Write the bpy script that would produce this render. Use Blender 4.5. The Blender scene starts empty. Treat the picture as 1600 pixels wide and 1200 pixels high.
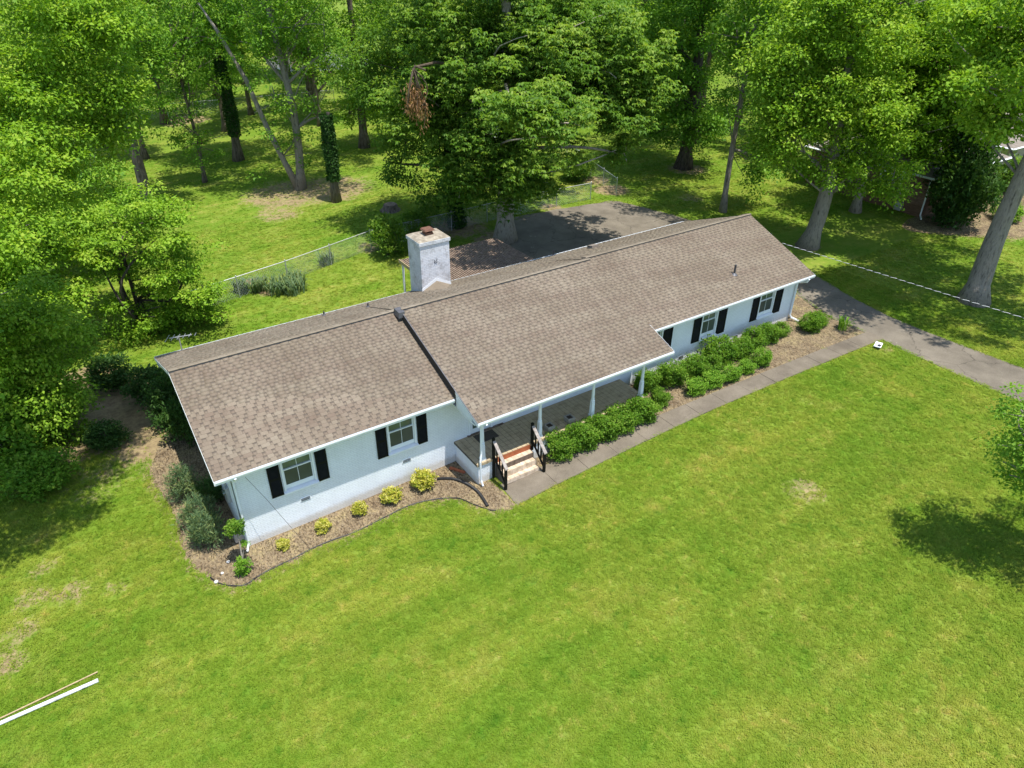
import bpy, bmesh, math, random
import numpy as np
from mathutils import Vector, Matrix
random.seed(7); RNG = np.random.default_rng(11)
scene = bpy.context.scene
COL = scene.collection

# ------------------------------------------------------------------ camera, sky, sun, exposure
CAM = Vector((-2.2238, -18.4484, 16.8521)); YAW, PITCH, ROLL, FPX = 0.5913, -0.5671, 0.0096, 1117.2
fwd = Vector((math.sin(YAW)*math.cos(PITCH), math.cos(YAW)*math.cos(PITCH), math.sin(PITCH)))
rgt = Vector((math.cos(YAW), -math.sin(YAW), 0)); upv = rgt.cross(fwd)
r2 = rgt*math.cos(ROLL) + upv*math.sin(ROLL); u2 = -rgt*math.sin(ROLL) + upv*math.cos(ROLL)
cam_d = bpy.data.cameras.new('camera'); cam = bpy.data.objects.new('camera', cam_d); COL.objects.link(cam)
cam.matrix_world = Matrix(((r2.x, u2.x, -fwd.x, CAM.x), (r2.y, u2.y, -fwd.y, CAM.y), (r2.z, u2.z, -fwd.z, CAM.z), (0, 0, 0, 1)))
cam_d.sensor_width = 36; cam_d.lens = FPX/1600*36; cam_d.clip_end = 3000; cam_d.clip_start = 0.1
scene.camera = cam
scene.render.resolution_x, scene.render.resolution_y = 1024, 768

SUN_TRAVEL = Vector((-0.075, 0.26, -1.0)).normalized()
world = bpy.data.worlds.new('World'); scene.world = world; world.use_nodes = True
wn = world.node_tree; bg = wn.nodes['Background']
sky = wn.nodes.new('ShaderNodeTexSky'); sky.sky_type = 'NISHITA'; sky.sun_disc = False
sky.sun_elevation = math.asin(-SUN_TRAVEL.z); sky.sun_rotation = math.atan2(-SUN_TRAVEL.x, -SUN_TRAVEL.y)
sky.air_density = 1.0; sky.dust_density = 0.6; sky.ozone_density = 1.0
wn.links.new(sky.outputs[0], bg.inputs[0]); bg.inputs[1].default_value = 0.15
sun_d = bpy.data.lights.new('sun', 'SUN'); sun = bpy.data.objects.new('sun', sun_d); COL.objects.link(sun)
sun_d.energy = 4.2; sun_d.angle = math.radians(0.53); sun_d.color = (1.0, 0.955, 0.88)
sun.rotation_euler = SUN_TRAVEL.to_track_quat('-Z', 'Y').to_euler(); sun.location = (10, -20, 60)
scene.view_settings.view_transform = 'Standard'; scene.view_settings.look = 'None'
scene.view_settings.exposure = 0.72; scene.view_settings.gamma = 1.0
scene.view_settings.use_curve_mapping = False
scene.cycles.max_bounces = 6; scene.cycles.diffuse_bounces = 3; scene.cycles.transmission_bounces = 4; scene.cycles.glossy_bounces = 2

# ------------------------------------------------------------------ helpers
ORG = {}
def smooth01(t): t = np.clip(t, 0, 1); return t*t*(3-2*t)
def gz(x, y=0.0): return 0.8*smooth01(np.asarray(x, float)/27.0)
def G(x): return float(gz(x))
def tag(o, label=None, cat=None, group=None, kind=None):
    if label: o['label'] = label
    if cat: o['category'] = cat
    if group: o['group'] = group
    if kind: o['kind'] = kind
    return o
def empty(name, loc):
    o = bpy.data.objects.new(name, None); COL.objects.link(o); o.location = loc; o.empty_display_size = .2
    ORG[o.name] = Vector(loc); return o
def link_mesh(name, me, mats, parent=None, loc=None):
    o = bpy.data.objects.new(name, me); COL.objects.link(o)
    if not isinstance(mats, (list, tuple)): mats = [mats]
    if not me.materials:
        for m in mats: me.materials.append(m)
    org = Vector(loc) if loc is not None else Vector((0, 0, 0))
    if parent is not None:
        po = ORG[parent.name]; o.parent = parent; o.location = org-po
    else: o.location = org
    ORG[o.name] = org; return o
class MB:
    def __init__(s): s.v = []; s.f = []; s.m = []
    def add(s, vs, fs, mi=0):
        b = len(s.v); s.v += [tuple(v) for v in vs]; s.f += [tuple(i+b for i in f) for f in fs]; s.m += [mi]*len(fs)
    def box(s, x0, x1, y0, y1, z0, z1, mi=0, bev=0):
        s.add([(x0,y0,z0),(x1,y0,z0),(x1,y1,z0),(x0,y1,z0),(x0,y0,z1),(x1,y0,z1),(x1,y1,z1),(x0,y1,z1)],
              [(0,3,2,1),(4,5,6,7),(0,1,5,4),(1,2,6,5),(2,3,7,6),(3,0,4,7)], mi)
    def hexa(s, bottom, top, mi=0):
        s.add(list(bottom)+list(top), [(3,2,1,0),(4,5,6,7),(0,1,5,4),(1,2,6,5),(2,3,7,6),(3,0,4,7)], mi)
    def prism(s, poly, d, mi=0):
        n = len(poly); d = Vector(d); a = [Vector(p) for p in poly]; b = [p+d for p in a]
        s.add(a+b, [tuple(range(n))[::-1], tuple(range(n, 2*n))]+[(i, (i+1) % n, n+(i+1) % n, n+i) for i in range(n)], mi)
    def tube(s, path, rad, n=8, mi=0, cap=True):
        path = [Vector(p) for p in path]; k = len(path)
        if not hasattr(rad, '__len__'): rad = [rad]*k
        vs = []; ref = None
        for i, p in enumerate(path):
            t = (path[min(i+1, k-1)]-path[max(i-1, 0)]).normalized()
            if ref is None or abs(ref.dot(t)) > .97: ref = Vector((0, 0, 1)) if abs(t.z) < .9 else Vector((1, 0, 0))
            a = (ref-t*ref.dot(t)).normalized(); b = t.cross(a); ref = a
            for j in range(n):
                w = 2*math.pi*j/n; vs.append(p+(a*math.cos(w)+b*math.sin(w))*rad[i])
        fs = [(i*n+j, i*n+(j+1) % n, (i+1)*n+(j+1) % n, (i+1)*n+j) for i in range(k-1) for j in range(n)]
        if cap: fs += [tuple(range(n))[::-1], tuple((k-1)*n+j for j in range(n))]
        s.add(vs, fs, mi)
    def lathe(s, prof, c, n=12, mi=0):
        vs = []; fs = []; k = len(prof)
        for r, z in prof:
            for j in range(n):
                w = 2*math.pi*j/n; vs.append((c[0]+r*math.cos(w), c[1]+r*math.sin(w), c[2]+z))
        for i in range(k-1):
            for j in range(n): fs.append((i*n+j, i*n+(j+1) % n, (i+1)*n+(j+1) % n, (i+1)*n+j))
        fs += [tuple(range(n))[::-1], tuple((k-1)*n+j for j in range(n))]; s.add(vs, fs, mi)
    def mesh(s, name, org=(0, 0, 0), smooth=False):
        me = bpy.data.meshes.new(name); o = Vector(org)
        me.from_pydata([tuple(Vector(v)-o) for v in s.v], [], s.f)
        if any(s.m): me.polygons.foreach_set('material_index', s.m)
        if smooth: me.polygons.foreach_set('use_smooth', [True]*len(s.f))
        me.update(); return me
    def build(s, name, mats, parent=None, org=None, smooth=False, bevel=0):
        if org is None: org = ORG[parent.name] if parent is not None else (0, 0, 0)
        me = s.mesh(name, org, smooth); o = link_mesh(name, me, mats, parent, org)
        if bevel:
            b = o.modifiers.new('bevel', 'BEVEL'); b.width = bevel; b.segments = 1; b.limit_method = 'ANGLE'
        return o
def copy_tree(o, parent=None, loc=None):
    c = o.copy(); COL.objects.link(c); c.parent = parent
    for ch in list(o.children): copy_tree(ch, c)
    if loc is not None: c.location = loc
    return c

# ------------------------------------------------------------------ materials
def new_mat(name):
    m = bpy.data.materials.new(name); m.use_nodes = True; nt = m.node_tree
    return m, nt, nt.nodes['Principled BSDF']
def N(nt, t, **kw):
    n = nt.nodes.new(t)
    for k, v in kw.items():
        if k == 'inp':
            for kk, vv in v.items(): n.inputs[kk].default_value = vv
        else: setattr(n, k, v)
    return n
def noise(nt, scale, detail=3, rough=.55, vec=None, dist=0.0):
    n = N(nt, 'ShaderNodeTexNoise', inp={'Scale': scale, 'Detail': detail, 'Roughness': rough, 'Distortion': dist})
    if vec is not None: nt.links.new(vec, n.inputs['Vector'])
    return n.outputs['Fac']
def ramp(nt, fac, stops, interp='LINEAR'):
    r = N(nt, 'ShaderNodeValToRGB'); r.color_ramp.interpolation = interp; e = r.color_ramp.elements
    while len(e) < len(stops): e.new(.5)
    for i, (p, c) in enumerate(stops):
        e[i].position = p; e[i].color = (*c, 1) if len(c) == 3 else c
    nt.links.new(fac, r.inputs[0]); return r.outputs[0]
def mix(nt, fac, a, b, blend='MIX'):
    m = N(nt, 'ShaderNodeMix', data_type='RGBA', blend_type=blend)
    for s, v in ((0, fac), (6, a), (7, b)):
        if hasattr(v, 'is_linked') or isinstance(v, bpy.types.NodeSocket): nt.links.new(v, m.inputs[s])
        else: m.inputs[s].default_value = v if s == 0 else (*v, 1)
    return m.outputs[2]
def math_(nt, op, a, b=0.0, clamp=False):
    m = N(nt, 'ShaderNodeMath', operation=op, use_clamp=clamp)
    for i, v in enumerate((a, b)):
        if isinstance(v, bpy.types.NodeSocket): nt.links.new(v, m.inputs[i])
        else: m.inputs[i].default_value = v
    return m.outputs[0]
def bump(nt, b, h, strength=.3, dist=.01):
    n = N(nt, 'ShaderNodeBump', inp={'Strength': strength, 'Distance': dist}); nt.links.new(h, n.inputs['Height'])
    nt.links.new(n.outputs[0], b.inputs['Normal'])
def pos(nt): return N(nt, 'ShaderNodeNewGeometry').outputs['Position']
def objco(nt): return N(nt, 'ShaderNodeTexCoord').outputs['Object']
def simple(name, c1, c2, scale=8, rough=.7, bs=.2, bd=.01, metal=0, detail=4, c3=None, spec=.3, stretch=None):
    m, nt, b = new_mat(name); p = pos(nt)
    if stretch:
        mp = N(nt, 'ShaderNodeMapping'); mp.inputs['Scale'].default_value = stretch; nt.links.new(p, mp.inputs[0]); p = mp.outputs[0]
    f = noise(nt, scale, detail, .6, p)
    st = [(.32, c1), (.68, c2)] if c3 is None else [(.28, c1), (.5, c2), (.72, c3)]
    nt.links.new(ramp(nt, f, st), b.inputs['Base Color'])
    b.inputs['Roughness'].default_value = rough; b.inputs['Metallic'].default_value = metal; b.inputs['Specular IOR Level'].default_value = spec
    if bs: bump(nt, b, noise(nt, scale*4, 3, .6, p), bs, bd)
    return m
M = {}
M['white_trim'] = simple('white_trim', (.72, .76, .79), (.81, .84, .87), 3, .45, .05)
M['black_paint'] = simple('black_paint', (.006, .0065, .005), (.012, .013, .010), 6, .6, .1, spec=.12)
M['wood_worn'] = simple('wood_worn', (.20, .17, .15), (.38, .34, .31), 14, .8, .3)
M['tile_grey'] = simple('tile_grey', (.29, .23, .145), (.45, .36, .235), 2.5, .75, .1, c3=(.36, .29, .19), spec=.08)
M['tile_tan'] = simple('tile_tan', (.42, .32, .22), (.66, .54, .42), 5, .55, .1)
M['grout'] = simple('grout', (.07, .06, .05), (.12, .10, .085), 12, .9)
M['terracotta'] = simple('terracotta', (.30, .085, .035), (.42, .13, .055), 7, .7, .2)
M['metal_galv'] = simple('metal_galv', (.40, .41, .42), (.55, .56, .57), 9, .45, .05, metal=.6)
M['metal_dark'] = simple('metal_dark', (.05, .05, .055), (.09, .09, .10), 9, .5, .05, metal=.3)
M['rust'] = simple('rust', (.09, .045, .03), (.19, .095, .062), 14, .85, .3)
M['soffit'] = simple('soffit', (.62, .64, .66), (.70, .72, .74), 3, .6, 0)
M['black_plastic'] = simple('black_plastic', (.012, .012, .012), (.03, .03, .03), 5, .5, .1)
M['concrete_block'] = simple('concrete_block', (.24, .22, .19), (.36, .33, .28), 12, .9, .3)
M['soil_dark'] = simple('soil_dark', (.03, .022, .016), (.06, .045, .03), 20, .95, .5)
M['mat_fibre'] = simple('mat_fibre', (.05, .042, .035), (.09, .075, .06), 30, .95, .4)
M['interior'] = simple('interior', (.02, .022, .024), (.035, .036, .038), 2, .9, 0)
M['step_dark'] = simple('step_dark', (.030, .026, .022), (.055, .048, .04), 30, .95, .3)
M['flash'] = simple('flash', (.09, .09, .10), (.15, .15, .16), 6, .5, .1, metal=.4)
M['bark_grey'] = simple('bark_grey', (.07, .058, .047), (.30, .265, .225), 2.6, .95, 1.0, .05, detail=7, c3=(.17, .145, .12), stretch=(3.0, 3.0, .7))
M['bark_dark'] = simple('bark_dark', (.035, .028, .022), (.13, .105, .088), 2.6, .95, 1.0, .05, detail=7, stretch=(3, 3, .7))
M['bark_brown'] = simple('bark_brown', (.06, .045, .034), (.23, .185, .15), 2.6, .95, 1.0, .05, detail=7, stretch=(3, 3, .7))
M['dead_wood'] = simple('dead_wood', (.22, .12, .06), (.40, .25, .13), 8, .95, .4)
M['slat_wood'] = simple('slat_wood', (.13, .09, .066), (.27, .20, .15), 6, .85, .3)
M['brown_post'] = simple('brown_post', (.10, .07, .05), (.18, .13, .10), 6, .85, .3)
M['brick_red'] = simple('brick_red', (.20, .10, .07), (.34, .19, .13), 6, .9, .4)
M['nroof'] = simple('nroof', (.17, .145, .125), (.26, .225, .19), 3, .95, .4)
M['red_paint'] = simple('red_paint', (.45, .01, .012), (.60, .02, .02), 4, .3, 0)
M['rubber'] = simple('rubber', (.012, .012, .012), (.022, .022, .022), 4, .8, 0)
M['siding_beige'] = simple('siding_beige', (.42, .37, .29), (.52, .47, .38), 3, .8, .1)
M['stone'] = simple('stone', (.45, .43, .40), (.70, .68, .65), 8, .9, .4)
M['bark_pale'] = simple('bark_pale', (.12, .10, .082), (.42, .37, .315), 2.6, .95, 1.0, .05, detail=7, c3=(.26, .225, .19), stretch=(3.0, 3.0, .7))  # brighter copy of bark_grey, standing in for light on the big trunk
M['pole_paint'] = simple('pole_paint', (.40, .40, .39), (.74, .75, .75), 6, .7, .2, c3=(.66, .67, .67))
M['stick'] = simple('stick', (.34, .25, .14), (.52, .40, .24), 9, .9, .3)
M['copper_wire'] = simple('copper_wire', (.02, .02, .02), (.04, .04, .04), 3, .6, 0)
M['cable_white'] = simple('cable_white', (.62, .62, .62), (.72, .72, .72), 3, .6, 0)

def mat_brick_paint(name, base, base2, sx=1.0):
    m, nt, b = new_mat(name); p = pos(nt)
    sep = N(nt, 'ShaderNodeSeparateXYZ'); nt.links.new(p, sep.inputs[0])
    add = math_(nt, 'ADD', sep.outputs[0], sep.outputs[1])
    cmb = N(nt, 'ShaderNodeCombineXYZ'); nt.links.new(add, cmb.inputs[0]); nt.links.new(sep.outputs[2], cmb.inputs[1])
    br = N(nt, 'ShaderNodeTexBrick', inp={'Scale': 1.0, 'Mortar Size': .006, 'Mortar Smooth': .3, 'Brick Width': .21, 'Row Height': .072, 'Bias': 0})
    nt.links.new(cmb.outputs[0], br.inputs['Vector'])
    br.inputs['Color1'].default_value = (*base, 1); br.inputs['Color2'].default_value = (*base2, 1)
    br.inputs['Mortar'].default_value = (base[0]*.84, base[1]*.84, base[2]*.85, 1)
    st = ramp(nt, noise(nt, 1.3, 5, .65, p), [(.3, (.90, .90, .90)), (.6, (1, 1, 1))])
    gh = math_(nt, 'SUBTRACT', sep.outputs[2], math_(nt, 'MULTIPLY', sep.outputs[0], .030))
    dz = math_(nt, 'ADD', gh, math_(nt, 'MULTIPLY', noise(nt, 7.0, 6, .75, p), -.30)); dirt = ramp(nt, dz, [(.0, (.80, .74, .66)), (.16, (1, 1, 1))])
    c_ = mix(nt, 1.0, br.outputs['Color'], st, 'MULTIPLY'); nt.links.new(mix(nt, 1.0, c_, dirt, 'MULTIPLY'), b.inputs['Base Color'])
    inv = math_(nt, 'SUBTRACT', 1.0, br.outputs['Fac']); bump(nt, b, inv, .8, .01)
    b.inputs['Roughness'].default_value = .6; b.inputs['Specular IOR Level'].default_value = .25
    return m
M['brick_white'] = mat_brick_paint('brick_white', (.79, .835, .885), (.82, .86, .91))
M['brick_brown'] = mat_brick_paint('brick_brown', (.16, .095, .07), (.24, .15, .11))
def mat_chimney():
    m = mat_brick_paint('chimney_paint', (.60, .62, .65), (.68, .69, .72)); nt = m.node_tree; b = nt.nodes['Principled BSDF']
    src = b.inputs['Base Color'].links[0].from_socket
    w = ramp(nt, noise(nt, 3.2, 6, .75, pos(nt)), [(.50, (1, 1, 1)), (.66, (.62, .60, .58)), (.78, (.42, .36, .31))])
    nt.links.new(mix(nt, 1.0, src, w, 'MULTIPLY'), b.inputs['Base Color']); return m
M['chimney'] = mat_chimney()
M['crown'] = simple('crown', (.19, .16, .12), (.38, .335, .26), 5, .95, .4)

def mat_glass(name, tint, rough=.06):
    m, nt, b = new_mat(name)
    f = noise(nt, 2.0, 2, .5, pos(nt)); nt.links.new(ramp(nt, f, [(.3, tint), (.7, tuple(c*1.6 for c in tint))]), b.inputs['Base Color'])
    b.inputs['Roughness'].default_value = rough; b.inputs['Specular IOR Level'].default_value = .8; b.inputs['IOR'].default_value = 1.52
    return m
M['glass'] = mat_glass('glass', (.075, .10, .075), .05)
M['screen'] = mat_glass('screen', (.035, .045, .045), .35)

def mat_asphalt(name, c1, c2, c3, blotch, crack=.7):
    m, nt, b = new_mat(name); p = pos(nt)
    base = ramp(nt, noise(nt, .7, 6, .65, p), [(.3, c1), (.5, c2), (.7, c3)])
    fine = ramp(nt, noise(nt, 55, 2, .6, p), [(.3, (.72, .72, .72)), (.7, (1.22, 1.22, 1.22))])
    c = mix(nt, 1.0, base, fine, 'MULTIPLY')
    bl = ramp(nt, noise(nt, 1.1, 6, .75, p, .3), [(.655, (0, 0, 0)), (.70, (1, 1, 1))])
    c = mix(nt, bl, c, blotch)
    cr = N(nt, 'ShaderNodeTexVoronoi', feature='DISTANCE_TO_EDGE', inp={'Scale': .35}); 
    wv = N(nt, 'ShaderNodeVectorMath', operation='ADD'); nt.links.new(p, wv.inputs[0])
    nn = N(nt, 'ShaderNodeTexNoise', inp={'Scale': 1.5, 'Detail': 4}); nt.links.new(p, nn.inputs['Vector']); nt.links.new(nn.outputs['Color'], wv.inputs[1])
    nt.links.new(wv.outputs[0], cr.inputs['Vector'])
    ck = ramp(nt, cr.outputs['Distance'], [(.0, (.25, .25, .25)), (.010, (1, 1, 1))]); c = mix(nt, crack, c, mix(nt, 1.0, c, ck, 'MULTIPLY'))
    nt.links.new(c, b.inputs['Base Color']); b.inputs['Roughness'].default_value = .93; b.inputs['Specular IOR Level'].default_value = .2
    bump(nt, b, noise(nt, 70, 2, .6, p), .35, .01); return m
M['asphalt'] = mat_asphalt('asphalt', (.118, .101, .078), (.165, .142, .110), (.212, .183, .142), (.50, .46, .39))
M['concrete'] = mat_asphalt('concrete', (.118, .098, .074), (.165, .139, .105), (.212, .18, .138), (.25, .215, .17), .22)

def mat_mulch():
    m, nt, b = new_mat('mulch'); p = pos(nt)
    a = ramp(nt, noise(nt, 1.1, 6, .7, p), [(.32, (.125, .092, .058)), (.5, (.205, .158, .098)), (.64, (.245, .198, .108)), (.76, (.185, .195, .07))])
    v = N(nt, 'ShaderNodeTexVoronoi', inp={'Scale': 26.0}); mp = N(nt, 'ShaderNodeMapping'); mp.inputs['Scale'].default_value = (1, .55, 1)
    mp.inputs['Rotation'].default_value = (0, 0, .6); nt.links.new(p, mp.inputs[0]); nt.links.new(mp.outputs[0], v.inputs['Vector'])
    f = ramp(nt, v.outputs['Color'], [(.15, (.45, .42, .40)), (.55, (1, 1, 1)), (.95, (1.45, 1.4, 1.3))])
    nt.links.new(mix(nt, 1.0, a, f, 'MULTIPLY'), b.inputs['Base Color']); b.inputs['Roughness'].default_value = .97; b.inputs['Specular IOR Level'].default_value = .1
    bump(nt, b, v.outputs['Distance'], .7, .03); return m
M['mulch'] = mat_mulch()
M['chip'] = simple('chip', (.115, .082, .052), (.30, .24, .16), 9, .95, 0, c3=(.20, .155, .10))

def lawn_color(nt, p):
    big = noise(nt, .16, 4, .6, p, .4); med = noise(nt, .8, 4, .65, p); fin = noise(nt, 22.0, 4, .75, p)
    c = ramp(nt, big, [(.32, (.098, .182, .016)), (.47, (.130, .203, .020)), (.60, (.178, .222, .032)), (.72, (.122, .203, .018))])
    c2 = ramp(nt, med, [(.28, (.082, .168, .014)), (.5, (.138, .208, .022)), (.70, (.225, .232, .055))])
    mp = N(nt, 'ShaderNodeMapping'); mp.inputs['Scale'].default_value = (.10, .95, 1); mp.inputs['Rotation'].default_value = (0, 0, .06); nt.links.new(p, mp.inputs[0])
    stk = ramp(nt, noise(nt, 1.0, 3, .6, mp.outputs[0]), [(.34, (.84, .92, .78)), (.5, (1.0, 1.02, 1.0)), (.66, (1.24, 1.12, 1.35))])
    c = mix(nt, 1.0, mix(nt, .42, c, c2), stk, 'MULTIPLY')
    cl = ramp(nt, noise(nt, 2.6, 5, .7, p, .5), [(.34, (.62, .80, .62)), (.44, (1, 1, 1)), (.57, (1, 1, 1)), (.68, (1.55, 1.18, 2.0))]); c = mix(nt, 1.0, c, cl, 'MULTIPLY')
    f = ramp(nt, fin, [(.25, (.84, .86, .82)), (.5, (1, 1, 1)), (.8, (1.14, 1.11, 1.1))])
    return mix(nt, 1.0, c, f, 'MULTIPLY')
def mat_lawn():
    m, nt, b = new_mat('lawn'); p = pos(nt); c = lawn_color(nt, p)
    at = N(nt, 'ShaderNodeAttribute', attribute_name='soil').outputs['Fac']
    f = math_(nt, 'ADD', math_(nt, 'MULTIPLY', noise(nt, 1.3, 5, .7, p), .5), math_(nt, 'MULTIPLY', noise(nt, 7.0, 5, .75, p), .5)); s = math_(nt, 'ADD', math_(nt, 'MULTIPLY', at, 1.15), math_(nt, 'MULTIPLY', math_(nt, 'SUBTRACT', f, .5), 2.2))
    sf = ramp(nt, s, [(.42, (0, 0, 0)), (.72, (1, 1, 1))])
    soil = ramp(nt, noise(nt, 3.5, 6, .75, p), [(.3, (.14, .10, .06)), (.5, (.25, .19, .105)), (.7, (.34, .275, .14))])
    c = mix(nt, sf, c, soil)
    nt.links.new(c, b.inputs['Base Color']); b.inputs['Roughness'].default_value = .95; b.inputs['Specular IOR Level'].default_value = .08
    h = noise(nt, 38, 3, .7, p); bump(nt, b, h, .45, .03); return m
M['lawn'] = mat_lawn()
def mat_blade():
    m, nt, b = new_mat('grass_blade'); c = lawn_color(nt, pos(nt))
    c = mix(nt, 1.0, c, (1.70, 1.61, 1.2), 'MULTIPLY')
    nt.links.new(c, b.inputs['Base Color']); b.inputs['Roughness'].default_value = .6; b.inputs['Specular IOR Level'].default_value = .2
    tr = N(nt, 'ShaderNodeBsdfTranslucent'); nt.links.new(c, tr.inputs[0]); mx = N(nt, 'ShaderNodeMixShader', inp={0: .35})
    nt.links.new(b.outputs[0], mx.inputs[1]); nt.links.new(tr.outputs[0], mx.inputs[2]); nt.links.new(mx.outputs[0], nt.nodes['Material Output'].inputs[0]); return m
M['blade'] = mat_blade()

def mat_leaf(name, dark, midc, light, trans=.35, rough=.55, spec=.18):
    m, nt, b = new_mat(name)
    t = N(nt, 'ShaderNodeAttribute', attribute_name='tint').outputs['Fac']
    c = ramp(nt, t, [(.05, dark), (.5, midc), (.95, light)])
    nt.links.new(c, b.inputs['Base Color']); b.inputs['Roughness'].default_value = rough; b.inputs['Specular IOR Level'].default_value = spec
    tc = mix(nt, 1.0, c, (1.3, 1.3, .6), 'MULTIPLY')
    tr = N(nt, 'ShaderNodeBsdfTranslucent'); nt.links.new(tc, tr.inputs[0]); mx = N(nt, 'ShaderNodeMixShader', inp={0: trans})
    nt.links.new(b.outputs[0], mx.inputs[1]); nt.links.new(tr.outputs[0], mx.inputs[2]); nt.links.new(mx.outputs[0], nt.nodes['Material Output'].inputs[0]); return m
M['leaf_bright'] = mat_leaf('leaf_bright', (.125, .255, .017), (.22, .385, .027), (.36, .48, .055), .36)
M['leaf_mid'] = mat_leaf('leaf_mid', (.088, .21, .018), (.16, .325, .027), (.275, .415, .05), .36)
M['leaf_dark'] = mat_leaf('leaf_dark', (.068, .16, .019), (.14, .265, .030), (.28, .385, .06), .42)
M['leaf_ivy'] = mat_leaf('leaf_ivy', (.018, .06, .010), (.032, .09, .014), (.06, .13, .022), .3)
M['leaf_shrub'] = mat_leaf('leaf_shrub', (.07, .165, .016), (.135, .275, .025), (.25, .37, .05), .45)
M['leaf_yellow'] = mat_leaf('leaf_yellow', (.16, .24, .02), (.46, .44, .05), (.66, .62, .22), .3)
M['leaf_blue'] = mat_leaf('leaf_blue', (.065, .13, .06), (.125, .195, .085), (.25, .29, .09), .3)
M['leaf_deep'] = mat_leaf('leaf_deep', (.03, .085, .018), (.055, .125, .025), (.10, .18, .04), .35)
M['leaf_brown'] = mat_leaf('leaf_brown', (.17, .085, .04), (.30, .165, .08), (.42, .26, .13), .3)
M['twig'] = simple('twig', (.07, .05, .035), (.13, .10, .07), 12, .95, .3)

def mat_shingle():
    m, nt, b = new_mat('shingle'); p = pos(nt)
    t = N(nt, 'ShaderNodeAttribute', attribute_name='tint').outputs['Fac']
    c = ramp(nt, t, [(0, (.162, .124, .096)), (.35, (.192, .156, .121)), (.65, (.214, .180, .138)), (1, (.240, .209, .163))])
    g = ramp(nt, noise(nt, 90, 2, .7, p), [(.25, (.70, .70, .70)), (.75, (1.28, 1.26, 1.24))]); c = mix(nt, 1.0, c, g, 'MULTIPLY')
    w = ramp(nt, noise(nt, .45, 6, .65, p), [(.3, (.84, .82, .80)), (.7, (1.12, 1.12, 1.13))]); c = mix(nt, 1.0, c, w, 'MULTIPLY')
    mp = N(nt, 'ShaderNodeMapping'); mp.inputs['Scale'].default_value = (2.6, .22, .22); nt.links.new(p, mp.inputs[0])
    w = ramp(nt, noise(nt, 1.0, 4, .6, mp.outputs[0]), [(.3, (.90, .89, .88)), (.6, (1.03, 1.03, 1.03))]); c = mix(nt, 1.0, c, w, 'MULTIPLY')
    nt.links.new(c, b.inputs['Base Color']); b.inputs['Roughness'].default_value = .95; b.inputs['Specular IOR Level'].default_value = .15
    bump(nt, b, noise(nt, 120, 2, .6, p), .3, .004); return m
M['shingle'] = mat_shingle()
M['roof_dark'] = simple('roof_dark', (.093, .075, .060), (.123, .101, .082), 40, .95, .2)

# ------------------------------------------------------------------ terrain and paving (structure)
def in_poly(px, py, poly):
    px = np.asarray(px); py = np.asarray(py); r = np.zeros(px.shape, bool); n = len(poly); j = n-1
    for i in range(n):
        xi, yi = poly[i]; xj, yj = poly[j]
        c = ((yi > py) != (yj > py)) & (px < (xj-xi)*(py-yi)/((yj-yi) if yj != yi else 1e-9)+xi); r ^= c; j = i
    return r
def poly_dist(px, py, poly):
    d = np.full(np.shape(px), 1e9); n = len(poly)
    for i in range(n):
        ax, ay = poly[i]; bx, by = poly[(i+1) % n]; dx, dy = bx-ax, by-ay; L = dx*dx+dy*dy+1e-9
        t = np.clip(((px-ax)*dx+(py-ay)*dy)/L, 0, 1); d = np.minimum(d, np.hypot(px-ax-t*dx, py-ay-t*dy))
    return d
def catmull(pts, n=6, closed=False):
    P = [np.array(p, float) for p in pts]; k = len(P); out = []
    for i in range(k if closed else k-1):
        p0 = P[(i-1) % k] if closed or i > 0 else P[0]; p1 = P[i]; p2 = P[(i+1) % k]; p3 = P[(i+2) % k] if closed or i+2 < k else P[-1]
        for s in range(n):
            t = s/n; out.append(.5*((2*p1)+(-p0+p2)*t+(2*p0-5*p1+4*p2-p3)*t*t+(-p0+3*p1-3*p2+p3)*t**3))
    if not closed: out.append(P[-1])
    return [tuple(p) for p in out]
LB, DB, WB = 26.36, 7.48, 0.0   # house length, depth
front_edge = [(7.96, -3.35), (7.38, -3.05), (7.0, -2.41), (6.7, -1.85), (6.02, -1.46), (5.15, -1.24), (4.17, -1.29), (3.21, -1.36), (1.92, -1.29), (.83, -1.39), (0, -1.47), (-.62, -1.61), (-1.17, -1.16), (-1.35, -.75), (-1.78, .64), (-1.67, 3.03), (-1.83, 4.3), (-1.9, 5.61), (-1.4, 7.0)]
fe = catmull(front_edge, 5)
BED_L = [(8.2, -3.2), (8.2, -2.0), (7.9, .02), (.02, .02), (.02, 7.3), (-.6, 7.4)] ; BED_L = fe + BED_L[::-1]
BED_R = [(9.9, -2.05), (10.7, -2.25), (14.8, -2.25), (18.1, -2.43), (21.85, -2.6), (26, -2.8), (28.40, -2.88), (28.35, -1.2), (28.7, .3), (29.2, 1.5), (29.0, 2.6), (26.3, 2.8), (26.3, .02), (9.9, .02)]
WALK_OUT = [(8.22, -3.27), (9.69, -3.22), (13.92, -3.20), (17.3, -3.24), (20.85, -3.40), (24.87, -3.58), (28.6, -3.70)]
WALK_IN = [(9.98, -2.10), (10.7, -2.22), (14.8, -2.22), (18.1, -2.40), (21.85, -2.58), (26.0, -2.77), (28.6, -2.86)]
LANDING = [(8.30, -2.05), (8.22, -3.27), (9.98, -3.22), (9.98, -2.05)]
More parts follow.
